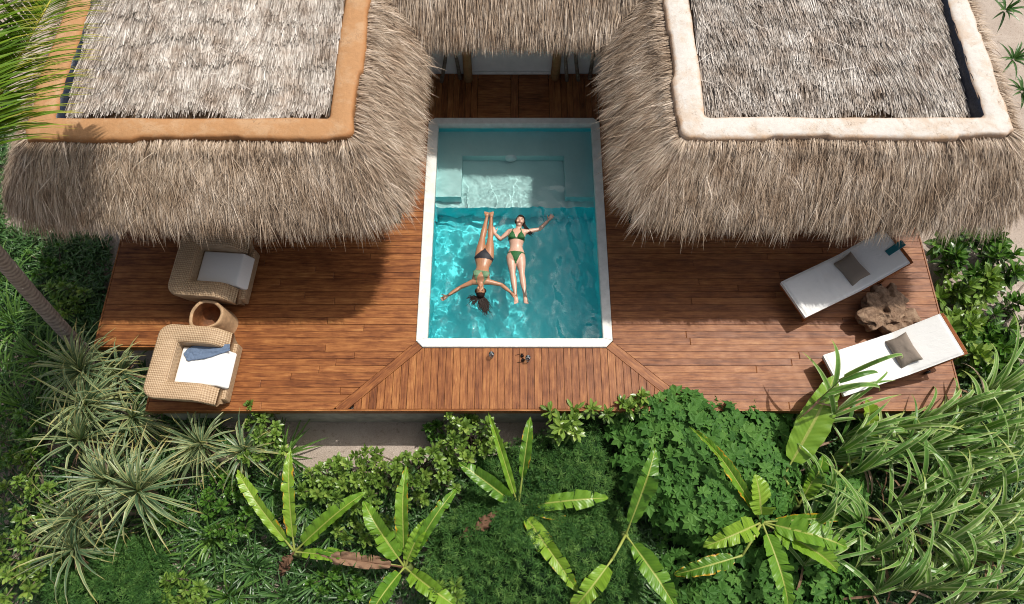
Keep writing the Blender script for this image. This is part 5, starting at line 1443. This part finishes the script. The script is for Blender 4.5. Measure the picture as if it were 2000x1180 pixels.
screw_pine('striped screw pine just below the near armchair', (430, 900), [(393, 868, -0.2, .62, 54), (478, 880, -0.25, .55, 36)], 43)
screw_pine('low striped screw pine with bare brown roots at the lower left', (190, 1100), [(146, 1072, -0.2, .66, 48)], 44)
def prop_roots():
    c = np.array(P(150, 1085, -0.3)); mb = MB(); rg = np.random.default_rng(3)
    root = bpy.data.objects.get('screw_pine.003')
    for k in range(8):
        a = -1.2 + rg.uniform(-0.9, 0.9)
        e_ = c + np.array([math.cos(a) * 0.2, math.sin(a) * 0.26, -0.28]); mb.tub([c, (c + e_) / 2 + [0, 0, 0.05], e_], [0.022, 0.02, 0.008], 7)
    put(root, 'prop_root', mb, 'dead', 'stuff')
prop_roots()

# --- long grass and strap leaved clumps
def clump(label, px_, py_, z, n, L, Wd, m, seed, cat='grass', name='grass_clump', e=(0.1, 1.1), droop=0.6, r0=0.12, grp=None, axis=(0, -0.15, 1)):
    rg = np.random.default_rng(seed)
    c = np.array(P(px_, py_, z)); root = plant(name, c, label, cat, grp)
    mb = MB(); rosette(mb, c + [0, 0, 0.02], axis, n, L, Wd, rg, e[0], e[1], droop, (0.7, 1, 0.95, 0.8, 0.5, 0.03), 0.3, 0.5, r0, 0.3, 5)
    put(root, 'blades', mb, m, 'stuff')
    return root
gl = [(40, 640, -.9, 46, .95), (95, 705, -.9, 40, .9), (15, 740, -.9, 44, .95), (60, 800, -.9, 40, .9), (20, 570, -.9, 36, .9), (120, 610, -.95, 30, .75)]
gn = ['green long grass right of the palm trunk foot, under its lean', 'green long grass between palm trunk and the tall screw pine', 'green long grass at the left edge below the palm trunk', 'green long grass left of the screw pine heads', 'green long grass at the left edge behind the palm trunk', 'short green grass tuft between palm trunk and deck']
gn[0] = 'green long grass in front of the palm trunk at the left edge'
for k, (a, b, z, n, L) in enumerate(gl): clump(gn[k], a, b, z, n, L, 0.034, 'grass', 60 + k, grp='long grass clumps on the left', e=(0.15, 1.3), droop=0.7, r0=0.2)
sl = [(420, 1050, 'dark strap leaf clump below the screw pine heads'), (500, 1110, 'dark strap leaf clump left of the dead banana leaf'), (360, 1130, 'dark strap leaf clump beside the fine leaved cushion at lower left'),
      (450, 1165, 'dark strap leaf clump on the bottom edge, left of the bananas'), (560, 1165, 'dark strap leaf clump on the bottom edge below the dead banana leaf'), (640, 1130, 'dark strap leaf clump between the two left bananas'), (330, 1010, 'dark strap leaf clump under the wide screw pine'),
      (720, 1060, 'dark strap leaf clump left of the second banana stem'), (470, 1000, 'dark strap leaf clump beside the shrub left of the leftmost banana'), (300, 1090, 'dark strap leaf clump right of the low screw pine'), (860, 1075, 'dark strap leaf clump right of the second banana'),
      (660, 1035, 'dark strap leaf clump behind the brown banana leaf'), (610, 985, 'dark strap leaf clump between banana and paddle leaf shrubs'), (540, 960, 'dark strap leaf clump behind the leftmost banana'), (690, 1165, 'dark strap leaf clump at the foot of the second banana'), (560, 890, 'narrow strap leaf clump beside the bare sand strip')]
for k, (a, b, lab) in enumerate(sl): clump(lab, a, b, -0.92, 36, 0.78, 0.038, 'grass' if k % 3 == 0 else 'strap', 80 + k, 'strap plant', 'strap_leaf_plant', (0.15, 1.35), 0.75, 0.06, GRP['strap'])

# --- paddle leaved shrubs
S = shrub_area
S('bright paddle leaf shrub on the lower left edge', [(-10, 890), (60, 880), (95, 950), (80, 1040), (110, 1090), (40, 1180), (-10, 1180)], 34, -0.55, -0.15, 100)
S('paddle leaf shrub at mid left under the screw pine leaves', [(-10, 800), (70, 810), (90, 890), (-10, 900)], 14, -0.6, -0.3, 101, m='paddle_dark')
S('dark paddle leaf shrub in the shade of the left eave', [(20, 480), (120, 470), (150, 560), (60, 570)], 12, -0.8, -0.5, 102, m='paddle_dark')
S('paddle leaf shrub beside the palm trunk and deck edge', [(95, 560), (165, 560), (160, 620), (105, 620)], 10, -0.7, -0.45, 103)
S('tall paddle leaf shrub rising beside the near armchair and deck edge', [(485, 790), (540, 800), (560, 890), (480, 900)], 16, -0.5, 0.0, 104)
S('paddle leaf shrub left of the leftmost banana', [(400, 920), (480, 920), (490, 1060), (400, 1050)], 20, -0.6, -0.25, 105, m='paddle_dark')
S('bright paddle leaf shrub on the sand strip below the deck', [(590, 910), (690, 890), (720, 950), (640, 985), (580, 960)], 18, -0.6, -0.3, 106)
S('broad bright paddle leaf shrub below the middle of the deck', [(690, 880), (800, 890), (880, 850), (900, 950), (790, 1000), (700, 970)], 38, -0.6, -0.15, 107)
S('paddle leaf shrub against the deck edge, left of the upright banana leaves', [(860, 810), (960, 815), (985, 880), (900, 900)], 18, -0.4, -0.02, 108)
S('small paddle leaf shrub in the shade below the deck edge', [(825, 825), (865, 825), (865, 860), (830, 860)], 4, -0.7, -0.55, 109, m='paddle_dark')
S('paddle leaf shrub behind the second banana', [(640, 990), (760, 980), (780, 1060), (660, 1060)], 16, -0.7, -0.4, 110)
S('paddle leaf shrub low at the bottom edge between bananas', [(600, 1120), (700, 1100), (700, 1175), (600, 1185)], 12, -0.75, -0.5, 111, m='paddle_dark')
S('paddle leaf sprig at the bottom left beside the fine cushion', [(310, 1130), (390, 1110), (400, 1180), (320, 1185)], 10, -0.6, -0.35, 112)
S('tall upright paddle leaf shrub overlapping the front deck edge', [(1065, 800), (1125, 790), (1135, 850), (1080, 860)], 6, -0.05, 0.12, 113, L=0.21, n=13, Wk=0.30)
S('paddle leaf shrub beside the vine mound at the deck edge', [(1150, 790), (1260, 770), (1260, 800), (1160, 815)], 7, -0.05, 0.08, 114, L=0.17, Wk=0.32)
S('small paddle leaf shrub beside the second banana stem', [(840, 1140), (890, 1130), (890, 1175), (845, 1175)], 5, -0.4, -0.2, 115, L=0.15, Wk=0.3)
rs = [([(1868, 505)], 'broad leaved plant beside the right deck edge, nearest the eave'), ([(1862, 612), (1880, 640)], 'broad leaved plant beside the right deck edge near the loungers'), ([(1925, 560)], 'broad leaved plant in the middle of the shaded sand on the right'),
      ([(1955, 640), (1930, 660)], 'dark broad leaved plant at the right beyond the near lounger'), ([(1905, 470), (1850, 470)], 'broad leaved plant tucked under the right eave'), ([(1910, 690)], 'broad leaved plant behind the head of the near lounger'), ([(1855, 560)], 'small broad leaved plant against the right deck edge'), ([(1990, 600), (1985, 690)], 'dark broad leaved plant on the right edge'), ([(1960, 480)], 'dark broad leaved plant under the right corner of the eave'), ([(1895, 590), (1890, 640)], 'broad leaved plant added in place of shade between the deck edge plants and the dry branches'), ([(1945, 520), (1985, 535)], 'dark broad leaved plant added in place of shade behind the thin dry branch'), ([(1970, 715), (1935, 705)], 'dark broad leaved plant added in place of shade just above the tall reeds on the right')]  # last three added: greenery covers the sand instead of an unseen tree's shade
for k, (hd, lab) in enumerate(rs):
    sp = []
    rg_ = np.random.default_rng(130 + k)
    for (a, b) in hd:
        for q in range(4): sp.append((a + rg_.normal(0, 14), b + rg_.normal(0, 14), rg_.uniform(-0.75, -0.45)))
    paddle_shrub(lab, sp, 'paddle_dark' if k in (0, 3, 4, 7, 8, 10, 11) else 'paddle', 130 + k, 0.27, 11, name='broad_leaved_plant', lean=0.5, Wk=0.33)
ts = [(1962, 22, 'green plant on the pale sand at the top right corner'), (1978, 118, 'green plant on the pale sand beside the right roof edge'), (1995, 180, 'orange tinged plant at the right edge beside the roof')]
for k, (a, b, lab) in enumerate(ts): clump(lab, a, b, 0.2, 18, 0.42, 0.05, 'strap', 150 + k, 'plant', 'strap_leaf_plant', (0.2, 1.4), 0.5, 0.03, GRP['strap'])

# --- mounds
def mound_pts(poly, n, rg, zt, edge_z, amp=0.30):
    """points on a bumpy mound whose outline is the pixel polygon; returns pts, normals"""
    poly = np.array(poly, float); c = poly.mean(0)
    k = rg.integers(0, len(poly), n); f = rg.random(n)[:, None]; e_ = poly[k] * (1 - f) + poly[(k + 1) % len(poly)] * f
    t = rg.random(n) ** 0.55; q = c + (e_ - c) * t[:, None]
    z = edge_z + (zt - edge_z) * (1 - t ** 2.6)
    w = np.array([list(P(a, b, zz)) for (a, b), zz in zip(q, z)])
    cw = np.array(P(*c, zt)); bump_ = amp * (fbm(w[:, 0] * 1.8 + 2, w[:, 1] * 1.8, 3) - 0.45) + (amp * 0.5) * (fbm(w[:, 0] * 5, w[:, 1] * 5, 2) - 0.37)
    w[:, 2] += bump_
    o = nrm((w - cw) * [1, 1, 0]); nn = nrm(np.array([0, 0, 1.0]) + o * (t ** 2)[:, None] * 1.3)
    gx = (fbm((w[:, 0] + .05) * 1.8 + 2, w[:, 1] * 1.8, 3) - fbm(w[:, 0] * 1.8 + 2, w[:, 1] * 1.8, 3)) * 6; gy = (fbm(w[:, 0] * 1.8 + 2, (w[:, 1] + .05) * 1.8, 3) - fbm(w[:, 0] * 1.8 + 2, w[:, 1] * 1.8, 3)) * 6
    nn = nrm(nn - np.column_stack([gx, gy, 0 * gx]))
    return w, nn, t
def core(root, poly, zt, edge_z, m='inner'):  # solid dark core added inside the mound to stop views through the leaves
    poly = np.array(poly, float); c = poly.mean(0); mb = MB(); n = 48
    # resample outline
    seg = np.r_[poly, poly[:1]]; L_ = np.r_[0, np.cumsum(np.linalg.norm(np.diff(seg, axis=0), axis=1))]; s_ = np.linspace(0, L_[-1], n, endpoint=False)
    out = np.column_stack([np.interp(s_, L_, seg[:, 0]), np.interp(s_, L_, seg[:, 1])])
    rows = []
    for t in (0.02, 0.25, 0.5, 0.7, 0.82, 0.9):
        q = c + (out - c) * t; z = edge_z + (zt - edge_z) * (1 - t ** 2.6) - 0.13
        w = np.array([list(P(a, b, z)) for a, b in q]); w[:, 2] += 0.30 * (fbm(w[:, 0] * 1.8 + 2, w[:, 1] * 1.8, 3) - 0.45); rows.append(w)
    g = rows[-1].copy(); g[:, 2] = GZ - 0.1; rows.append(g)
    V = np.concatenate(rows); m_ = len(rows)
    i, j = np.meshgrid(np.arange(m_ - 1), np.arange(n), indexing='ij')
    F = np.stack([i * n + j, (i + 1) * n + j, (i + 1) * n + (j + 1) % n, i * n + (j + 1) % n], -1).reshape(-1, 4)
    put(root, 'dark_fill', MB().add(V, [F]), m, None, True)
def fine_mound(label, poly, n, zt, ez, seed, L=0.085):
    rg = np.random.default_rng(seed); c = np.array(poly, float).mean(0); b = np.array(P(*c, GZ))
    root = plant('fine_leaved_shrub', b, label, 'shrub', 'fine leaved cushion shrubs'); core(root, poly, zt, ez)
    w, nn, t = mound_pts(poly, n, rg, zt, ez, 0.60)
    K = 15
    base = np.repeat(w + nn * (rg.uniform(-0.06, 0.03, n) + 0.07 * (rg.random(n) < 0.12))[:, None], K, 0); N = len(base)
    d = nrm(np.repeat(nn, K, 0) * rg.uniform(-0.1, 0.9, N)[:, None] + rg.normal(0, 0.8, (N, 3)) * [1, 1, 0.6] + np.array([0, 0, 0.15]))
    r = np.clip(np.repeat(rg.normal(0.45, 0.2, n) + 0.7 * (fbm(w[:, 0] * 3.5, w[:, 1] * 3.5 + 3, 3) - 0.44), K) + rg.normal(0, 0.14, N), 0, 1)
    V, F, pr = blades(base, d, rg.uniform(0.6, 1.2, N) * L, 0.0095, 0.25, 2, [0.6, 1, 0.1], r, None, rg.uniform(-0.8, 0.8, N)); mb = MB().add(V, F, pr)
    put(root, 'foliage', mb, 'fine', 'stuff')
fine_mound('large dark green fine leaved cushion shrub in the bottom centre', [(930, 880), (1060, 850), (1170, 810), (1230, 880), (1215, 1010), (1260, 1100), (1240, 1230), (1040, 1250), (850, 1240), (815, 1150), (850, 1040), (905, 990), (930, 930)], 4600, -0.15, -0.62, 201)
fine_mound('small dark green fine leaved cushion shrub at the bottom left', [(130, 1060), (220, 1040), (310, 1060), (350, 1130), (340, 1230), (100, 1240), (70, 1150)], 1500, -0.35, -0.7, 202)
def vine_mound(label, poly, n, zt, ez, seed, rad=0.150):
    rg = np.random.default_rng(seed); c = np.array(poly, float).mean(0); b = np.array(P(*c, GZ))
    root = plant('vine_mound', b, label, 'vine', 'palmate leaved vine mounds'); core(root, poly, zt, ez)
    w, nn, t = mound_pts(poly, n, rg, zt, ez, 0.42)
    # five lobed leaf: kites from the leaf base
    ang = np.radians([-115, -58, 0, 58, 115]); ln = np.array([0.62, 0.88, 1.0, 0.88, 0.62]); tmpl = [(0, 0, 0)]
    F1 = []
    for k in range(5):
        a, l = ang[k], ln[k]
        for (da, dl, dz) in ((-0.50, 0.60, 0.03), (0, 1.0, -0.12), (0.50, 0.60, 0.03)):
            tmpl.append((math.cos(a + da) * l * dl, math.sin(a + da) * l * dl, dz * l))
        i0 = 1 + 3 * k; F1.append([0, i0, i0 + 1, i0 + 2])
    T = np.array(tmpl); F1 = np.array(F1); N = n
    ax = nrm(nn * 0.8 + np.array([0.0, -0.12, 0.5]) + rg.normal(0, 0.27, (N, 3)))
    ref = nrm(rg.normal(0, 1, (N, 3)) + nrm(nn * [1, 1, 0] + 1e-6) * 1.2); x_ = nrm(ref - ax * np.sum(ref * ax, 1)[:, None]); y_ = np.cross(ax, x_)
    sc = rad * rg.uniform(0.7, 1.25, N)
    V = (w + nn * rg.uniform(-0.10, 0.07, N)[:, None])[:, None] + sc[:, None, None] * (T[None, :, 0:1] * x_[:, None] + T[None, :, 1:2] * y_[:, None] + T[None, :, 2:3] * ax[:, None])
    r = np.clip(rg.normal(0.5, 0.22, N), 0, 1); pr = np.zeros((N, len(T), 3)); pr[:, :, 2] = r[:, None]; pr[:, 0, 0] = 0.5
    F = (np.arange(N)[:, None, None] * len(T) + F1[None]).reshape(-1, 4)
    put(root, 'foliage', MB().add(V.reshape(-1, 3), [F], pr.reshape(-1, 3)), 'vine', 'stuff')
vine_mound('large mound of five lobed vine leaves against the deck edge', [(1190, 830), (1240, 770), (1320, 748), (1400, 738), (1480, 755), (1555, 790), (1570, 880), (1560, 960), (1520, 1030), (1420, 1060), (1300, 1040), (1220, 960)], 1650, 0.22, -0.32, 211)
vine_mound('lower patch of dark vine leaves at the bottom below the vine mound', [(1290, 1030), (1430, 1050), (1560, 1030), (1700, 1040), (1720, 1140), (1660, 1240), (1400, 1250), (1270, 1180)], 800, -0.45, -0.75, 212)
vine_mound('small patch of vine leaves between the bananas and the reeds', [(1570, 930), (1650, 900), (1700, 960), (1680, 1040), (1590, 1040)], 300, -0.2, -0.5, 213)

# --- bananas
def banana_leaf(mb, base, tip, Wd, rg, arch=0.16, splits=4, burn=0.12, fold=0.55, petiole=0.12, curl=0.0, roll=0.0, crumple=0.0):
    base, tip = np.array(base, float), np.array(tip, float)
    nL = 44; t = np.linspace(0, 1, nL); ctrl = (base + tip) / 2 + np.array([0, 0, arch])
    c = (1 - t)[:, None] ** 2 * base + 2 * (t * (1 - t))[:, None] * ctrl + (t ** 2)[:, None] * tip
    c[:, 2] -= np.clip(t - 0.5, 0, 1) ** 2 * np.linalg.norm(tip - base) * rg.uniform(0.3, 1.0)
    tan = nrm(np.gradient(c, axis=0)); side = nrm(np.cross(tan, [0, 0, 1.0])); up = np.cross(side, tan)
    if roll:
        side, up = side * math.cos(roll) + up * math.sin(roll), up * math.cos(roll) - side * math.sin(roll)
    tb = np.clip((t - petiole) / (1 - petiole), 0, 1)
    Wd = Wd * 1.35
    w = Wd * np.clip(tb, 0, 1) ** 0.30 * np.clip(1 - tb ** 1.6, 0, 1) ** 0.75 * 1.3
    w *= 1 + 0.22 * (fbm(t * 7 + rg.random() * 50, t * 0, 3) - 0.45)
    if not roll: roll = rg.uniform(0.15, 0.75) * rg.choice([-1, 1])
    nA = 6; ph = rg.random() * 6
    i0 = np.argmax(tb > 0)
    for sg in (-1, 1):
        cuts = sorted(rg.choice(np.arange(i0 + 4, nL - 4), min(splits, nL - i0 - 10), replace=False)) if splits else []
        edges = [i0] + list(cuts) + [nL - 1]
        for a, b in zip(edges[:-1], edges[1:]):
            if b - a < 1: continue
            ids = np.arange(a, b + 1); tw = rg.normal(0, 0.22) if splits else 0
            sh = rg.uniform(0.72, 1.08) if splits else 1.0
            V = []; pr = []
            for kk, i in enumerate(ids):
                u = np.linspace(0, 1, nA); f = kk / max(1, len(ids) - 1)
                gap = (0.5 - f) * 0.22 * w[i] * 0.9 if splits else 0
                fw = 0.28 * w[i]                              # side veins sweep towards the tip
                z_ = fold * u * w[i] * (1 - curl * u) + tw * u * w[i] + (0.020 * np.sin(i * 1.35 + ph) + 0.012 * np.sin(i * 2.9 + 1 + ph)) * u ** 1.5 + crumple * (vnoise(u * 3 + i * 0.45 + ph * 9, u * 2 + i * 0.21) - 0.5) * u - 0.25 * fold * u ** 2 * w[i]
                lat_ = u * w[i] * sh * math.cos(fold * 0.6)
                q = c[i] + sg * side[i] * lat_[:, None] + up[i] * z_[:, None] + tan[i] * ((u * fw) + gap * u)[:, None]
                V.append(q); pr.append(np.column_stack([sg * u, np.full(nA, t[i]), np.full(nA, burn)]))
            V = np.concatenate(V); m_ = len(ids)
            i_, j_ = np.meshgrid(np.arange(m_ - 1), np.arange(nA - 1), indexing='ij')
            F = np.stack([i_ * nA + j_, (i_ + 1) * nA + j_, (i_ + 1) * nA + j_ + 1, i_ * nA + j_ + 1], -1).reshape(-1, 4)
            mb.add(V, [F], np.concatenate(pr))
    V, F = tube(c - up * 0.006, np.interp(t, [0, petiole, 1], [0.02, 0.014, 0.003]), 7); pr = np.zeros((len(V), 3))
    mb.add(V, F, pr)
def banana(label, base_px, leaves, seed, zb=-0.55):
    rg = np.random.default_rng(seed)
    g = np.array(P(*base_px, zb)); gb = g.copy(); gb[2] = GZ - 0.03
    root = plant('banana_plant', gb, label, 'banana plant', GRP['ban'])
    put(root, 'stem', MB().tub([gb, gb * 0.5 + g * 0.5, g * 0.9 + gb * 0.1, g], [0.10, 0.085, 0.06, 0.035], 12), 'green_stem', None, True)
    for lf in leaves:
        (tx, ty, tz), Wd = lf[0], lf[1]; o = dict(lf[2]) if len(lf) > 2 else {}
        bpx = o.pop('b', None); b0 = g if bpx is None else np.array(P(*bpx))
        mname = o.pop('m', 'banana')
        if mname == 'dead': o['crumple'] = 0.22; o['fold'] = 0.7
        mb = MB(); banana_leaf(mb, b0, P(tx, ty, tz), Wd, rg, **o)
        if bpx is not None: mb.tub([g, (g + b0) / 2 + [0, 0, 0.03], b0], [0.022, 0.02, 0.018], 7)
        put(root, 'dry_leaf' if mname == 'dead' else 'leaf', mb, mname, None, True)
Bt = lambda v: dict(burn=v)
banana('leftmost banana plant with yellow edged upright leaves', (575, 1078), [
    ((452, 912, 0.15), .115, dict(burn=.42, splits=3, fold=.5)), ((562, 872, 0.25), .10, dict(burn=.52, splits=3, fold=.5)), ((712, 958, 0.1), .12, dict(fold=.6, splits=2)),
    ((500, 985, -.45), .12, dict(splits=2)), ((545, 1125, -.75), .10, dict(m='dead', curl=1.2, splits=4)), ((705, 1090, -.3), .10, dict(splits=2))], 301)
banana('second banana from the left with a brown withered leaf', (790, 1108), [
    ((703, 975, 0.1), .15, dict(splits=3, fold=.4)), ((787, 902, 0.3), .11, dict(burn=.5, splits=3, fold=.45)), ((890, 945, 0.2), .11, dict(burn=.40, splits=2, fold=.5)),
    ((602, 1082, -.2), .11, dict(m='dead', splits=7, curl=.8, burn=.5)), ((720, 1200, -.1), .13, dict(burn=.45, splits=2)), ((890, 1185, -.1), .16, dict(splits=3)), ((600, 1070, -.25), .07, dict(splits=1)),
    ((835, 1010, -.1), .12, dict(splits=2))], 302)
banana('middle banana half buried in the fine leaved cushion shrub', (1012, 990), [
    ((893, 900, 0.2), .13, dict(splits=2, fold=.55)), ((953, 798, 0.45), .075, dict(fold=.9, splits=1)), ((1037, 805, 0.45), .10, dict(fold=.7, splits=2, burn=.45, petiole=.3)),
    ((1192, 970, 0.1), .14, dict(splits=3, fold=.3)), ((1132, 1158, 0.0), .14, dict(splits=5, burn=.42)), ((893, 1052, -.1), .11, dict(m='dead', splits=6, curl=1.0)), ((1130, 1022, -.2), .07, dict(burn=.75, splits=1))], 303, -0.35)
banana('banana at the left foot of the vine mound', (1222, 1045), [
    ((1287, 868, 0.65), .16, dict(splits=2, fold=.4)), ((1325, 1190, 0.0), .16, dict(splits=3)), ((1118, 1195, 0.0), .15, dict(burn=.42, splits=3, b=(1196, 1092, -.1)))], 304, -0.25)
banana('large banana in front of the vine mound with broad fresh leaves', (1488, 1020), [
    ((1358, 822, 0.75), .09, dict(burn=.62, fold=.9, splits=1)), ((1478, 925, 0.5), .19, dict(fold=.35, splits=1, arch=0.05)), ((1378, 1068, 0.2), .17, dict(splits=5)), ((1322, 1122, -.1), .13, dict(burn=.60, splits=4, b=(1450, 1085, -.05))),
    ((1668, 1068, 0.3), .19, dict(splits=4, fold=.3)), ((1655, 1115, 0.15), .19, dict(splits=3)), ((1548, 1195, 0.1), .16, dict(splits=3)), ((1660, 1010, -.05), .08, dict(burn=.7, splits=1))], 305, -0.05)
banana('tall banana with one long dark leaf reaching over the deck below the near lounger', (1560, 985), [
    ((1638, 728, 0.55), .22, dict(splits=0, fold=.3, b=(1530, 930, 0.0))), ((1618, 885, 0.1), .12, dict(splits=1)), ((1697, 778, 0.15), .13, dict(splits=1, b=(1690, 880, -.2))), ((1600, 905, 0.0), .12, dict(splits=2))], 306, -0.4)

# --- variegated reeds
def reed(label, canes, seed, n=11):
    rg = np.random.default_rng(seed)
    tops = [np.array(P(a, b, z)) for a, b, z in canes]; c = np.mean(tops, 0)
    def foot(h):
        g = np.array([h[0] + rg.normal(-0.12, 0.08), h[1] + rg.normal(-0.12, 0.1), GZ])
        if g[0] < 7.25: g[1] = min(g[1], 2.36)
        return g
    feet = [foot(h) for h in tops]; base = np.mean(feet, 0)
    root = plant('variegated_reed', base, label, 'reed', GRP['reed'])
    cn = MB(); lv = MB(); dry = MB()
    flow = rg.uniform(-0.35, 0.55)                         # the way this clump leans in the wind
    for h, g in zip(tops, feet):
        k = 13; pts = np.array([g + (h - g) * t + np.array([0, 0, 0.12 * math.sin(t * 3.14)]) for t in np.linspace(0, 1, k)])
        cn.tub(pts, np.linspace(0.016, 0.007, k), 7)
        tt = np.linspace(0.62, 1.0, n); idx = tt * (k - 1); i0 = np.minimum(idx.astype(int), k - 2); b = pts[i0] + (pts[i0 + 1] - pts[i0]) * (idx - i0)[:, None]
        caz = flow + rg.normal(0, 0.35) + (2.2 if rg.random() < 0.18 else 0.0)
        az = caz + rg.normal(0, 0.34, n) + np.where(np.arange(n) % 4 == 3, 1.2, 0.0)
        el = np.linspace(0.5, 1.3, n) + rg.normal(0, 0.1, n)
        d = np.column_stack([np.cos(az) * np.cos(el), np.sin(az) * np.cos(el), np.sin(el)]) + [0.05, 0.12, 0]
        V, F, pr = blades(b, d, rg.uniform(0.65, 1.5, n), rg.uniform(0.044, 0.082, n), rg.uniform(0.6, 1.7, n), 11, [0.75, 0.95, 1, 1, 0.97, 0.92, 0.84, 0.74, 0.6, 0.42, 0.22, 0.02], np.clip(rg.normal(0.55, 0.25, n), 0, 1), None, rg.normal(0, 0.35, n), 0.35)
        lv.add(V, F, pr)
        q = 3; az = rg.uniform(0, 6.28, q); d = np.column_stack([np.cos(az), np.sin(az), 0.3 + 0 * az])
        V, F, pr = blades(pts[rg.integers(4, 9, q)], d, rg.uniform(0.5, 0.9, q), 0.035, 1.6, 7, [0.7, 1, 1, 0.9, 0.75, 0.55, 0.3, 0.02], rg.random(q), None, rg.normal(0, 0.5, q), 0.2); dry.add(V, F, pr)
    put(root, 'dry_blades', dry, 'dead', 'stuff')
    put(root, 'cane', cn, 'green_stem', 'stuff', True); put(root, 'blades', lv, 'reed', 'stuff')
reed('variegated reed standing in front of the near lounger foot', [(1650, 735, 1.35), (1640, 800, 0.6)], 401, 6)
reed('variegated reed left of the reed bed beside the tall banana', [(1640, 880, -0.1), (1680, 920, -0.1), (1620, 960, -0.2), (1660, 850, 0.0)], 402)
reed('variegated reed along the deck edge below the near lounger', [(1730, 840, -0.15), (1790, 830, 0.0), (1760, 890, -0.1), (1720, 900, -0.1), (1800, 880, 0.0)], 403)
reed('tall variegated reed at the corner of the deck', [(1870, 790, 0.35), (1850, 840, 0.1), (1905, 840, 0.15), (1830, 870, 0.1), (1880, 890, 0.2)], 404)
reed('tall variegated reed on the right edge below the lounger heads', [(1955, 760, 0.3), (1990, 830, 0.2), (1945, 850, 0.1), (1920, 800, 0.3), (1970, 900, 0.2)], 405)
reed('variegated reed in the middle of the reed bed', [(1800, 950, 0.0), (1750, 980, -0.1), (1845, 930, 0.05), (1780, 1020, 0.0), (1830, 1000, 0.1)], 406)
reed('variegated reed on the right edge in the middle of the bed', [(1930, 950, 0.15), (1980, 980, 0.15), (1900, 1000, 0.1), (1870, 970, 0.15), (1950, 1030, 0.1)], 407)
reed('variegated reed low in the bed right of the large banana', [(1700, 1080, -0.15), (1760, 1090, -0.1), (1720, 1150, -0.2), (1690, 1020, -0.1), (1780, 1150, -0.1)], 408)
reed('variegated reed at the bottom edge right of centre of the bed', [(1850, 1080, 0.0), (1820, 1150, 0.0), (1890, 1120, 0.05), (1840, 1060, 0.1), (1870, 1180, 0.0)], 409)
reed('variegated reed in the bottom right corner', [(1960, 1090, 0.1), (1990, 1150, 0.1), (1930, 1170, 0.05), (1920, 1080, 0.15), (2000, 1070, 0.1)], 410)
reed('thin variegated reed among the lower vine leaves', [(1590, 1030, -0.1), (1575, 1100, -0.25)], 411)
# dark ground cover under the reeds and shrubs
def ground_cover():
    rg = np.random.default_rng(77); pts = []
    for poly, n in (([(1600, 800), (2050, 700), (2100, 1250), (1500, 1250), (1560, 900)], 2700), ([(-60, 600), (180, 640), (420, 820), (500, 900), (650, 1000), (820, 1040), (830, 1250), (-80, 1250)], 2100), ([(-80, 420), (215, 470), (190, 690), (-80, 620)], 1000), ([(560, 930), (900, 900), (950, 960), (840, 1060), (600, 1020)], 350), ([(1840, 800), (2060, 700), (2060, 760), (1860, 860)], 120), ([(1190, 960), (1300, 1000), (1320, 1250), (1200, 1250)], 420), ([(-120, 180), (40, 180), (10, 440), (-120, 440)], 420)):
        pts += scatter_px(poly, n, GZ - 0.02, GZ + 0.3, rg, 1)
    w = np.array([list(P(*p)) for p in pts]); K = 7; base = np.repeat(w, K, 0); N = len(base)
    d = nrm(rg.normal(0, 1, (N, 3)) * [1, 1, 0.3] + [0, 0, 0.7])
    V, F, pr = blades(base + rg.normal(0, 0.04, (N, 3)) * [1, 1, 0.3], d, rg.uniform(0.10, 0.26, N), rg.uniform(0.018, 0.045, N), 0.6, 3, [0.4, 1, 0.8, 0.05], np.clip(rg.normal(0.4, 0.22, N), 0, 1), None, rg.normal(0, 0.4, N), 0.2)
    o = link('ground_cover', MB().add(V, F, pr).mesh('ground_cover'), M['strap']); tag(o, 'dark green low ground cover between the plants', 'ground cover', None, 'stuff')
ground_cover()
# dry branches on the shaded sand at the right
for k, (a, b, lab) in enumerate((((1925, 640), (2010, 545), 'dry grey branch lying highest on the shaded sand at the right'), ((1900, 720), (2010, 615), 'dry grey branch lying lower on the shaded sand at the right'), ((1860, 600), (1960, 560), 'thin dry branch behind the broad leaved plants at the right'))):
    p, q = np.array(P(*a, -0.95)), np.array(P(*b, -0.75)); mid = (p + q) / 2 + [0.05, 0.06, 0.08]
    mb = MB().tub([p, mid, q], [0.03, 0.025, 0.012], 8); e_ = mid + (q - p) * 0.25 + [0.12, -0.15, 0.06]; mb.tub([mid, e_], [0.016, 0.006], 6)
    me = mb.mesh('dry_branch', True); me.transform(Matrix.Translation(-Vector(p))); tag(link('dry_branch', me, M['branch_wood'], None, p), lab, 'branch', 'dry branches at the right')
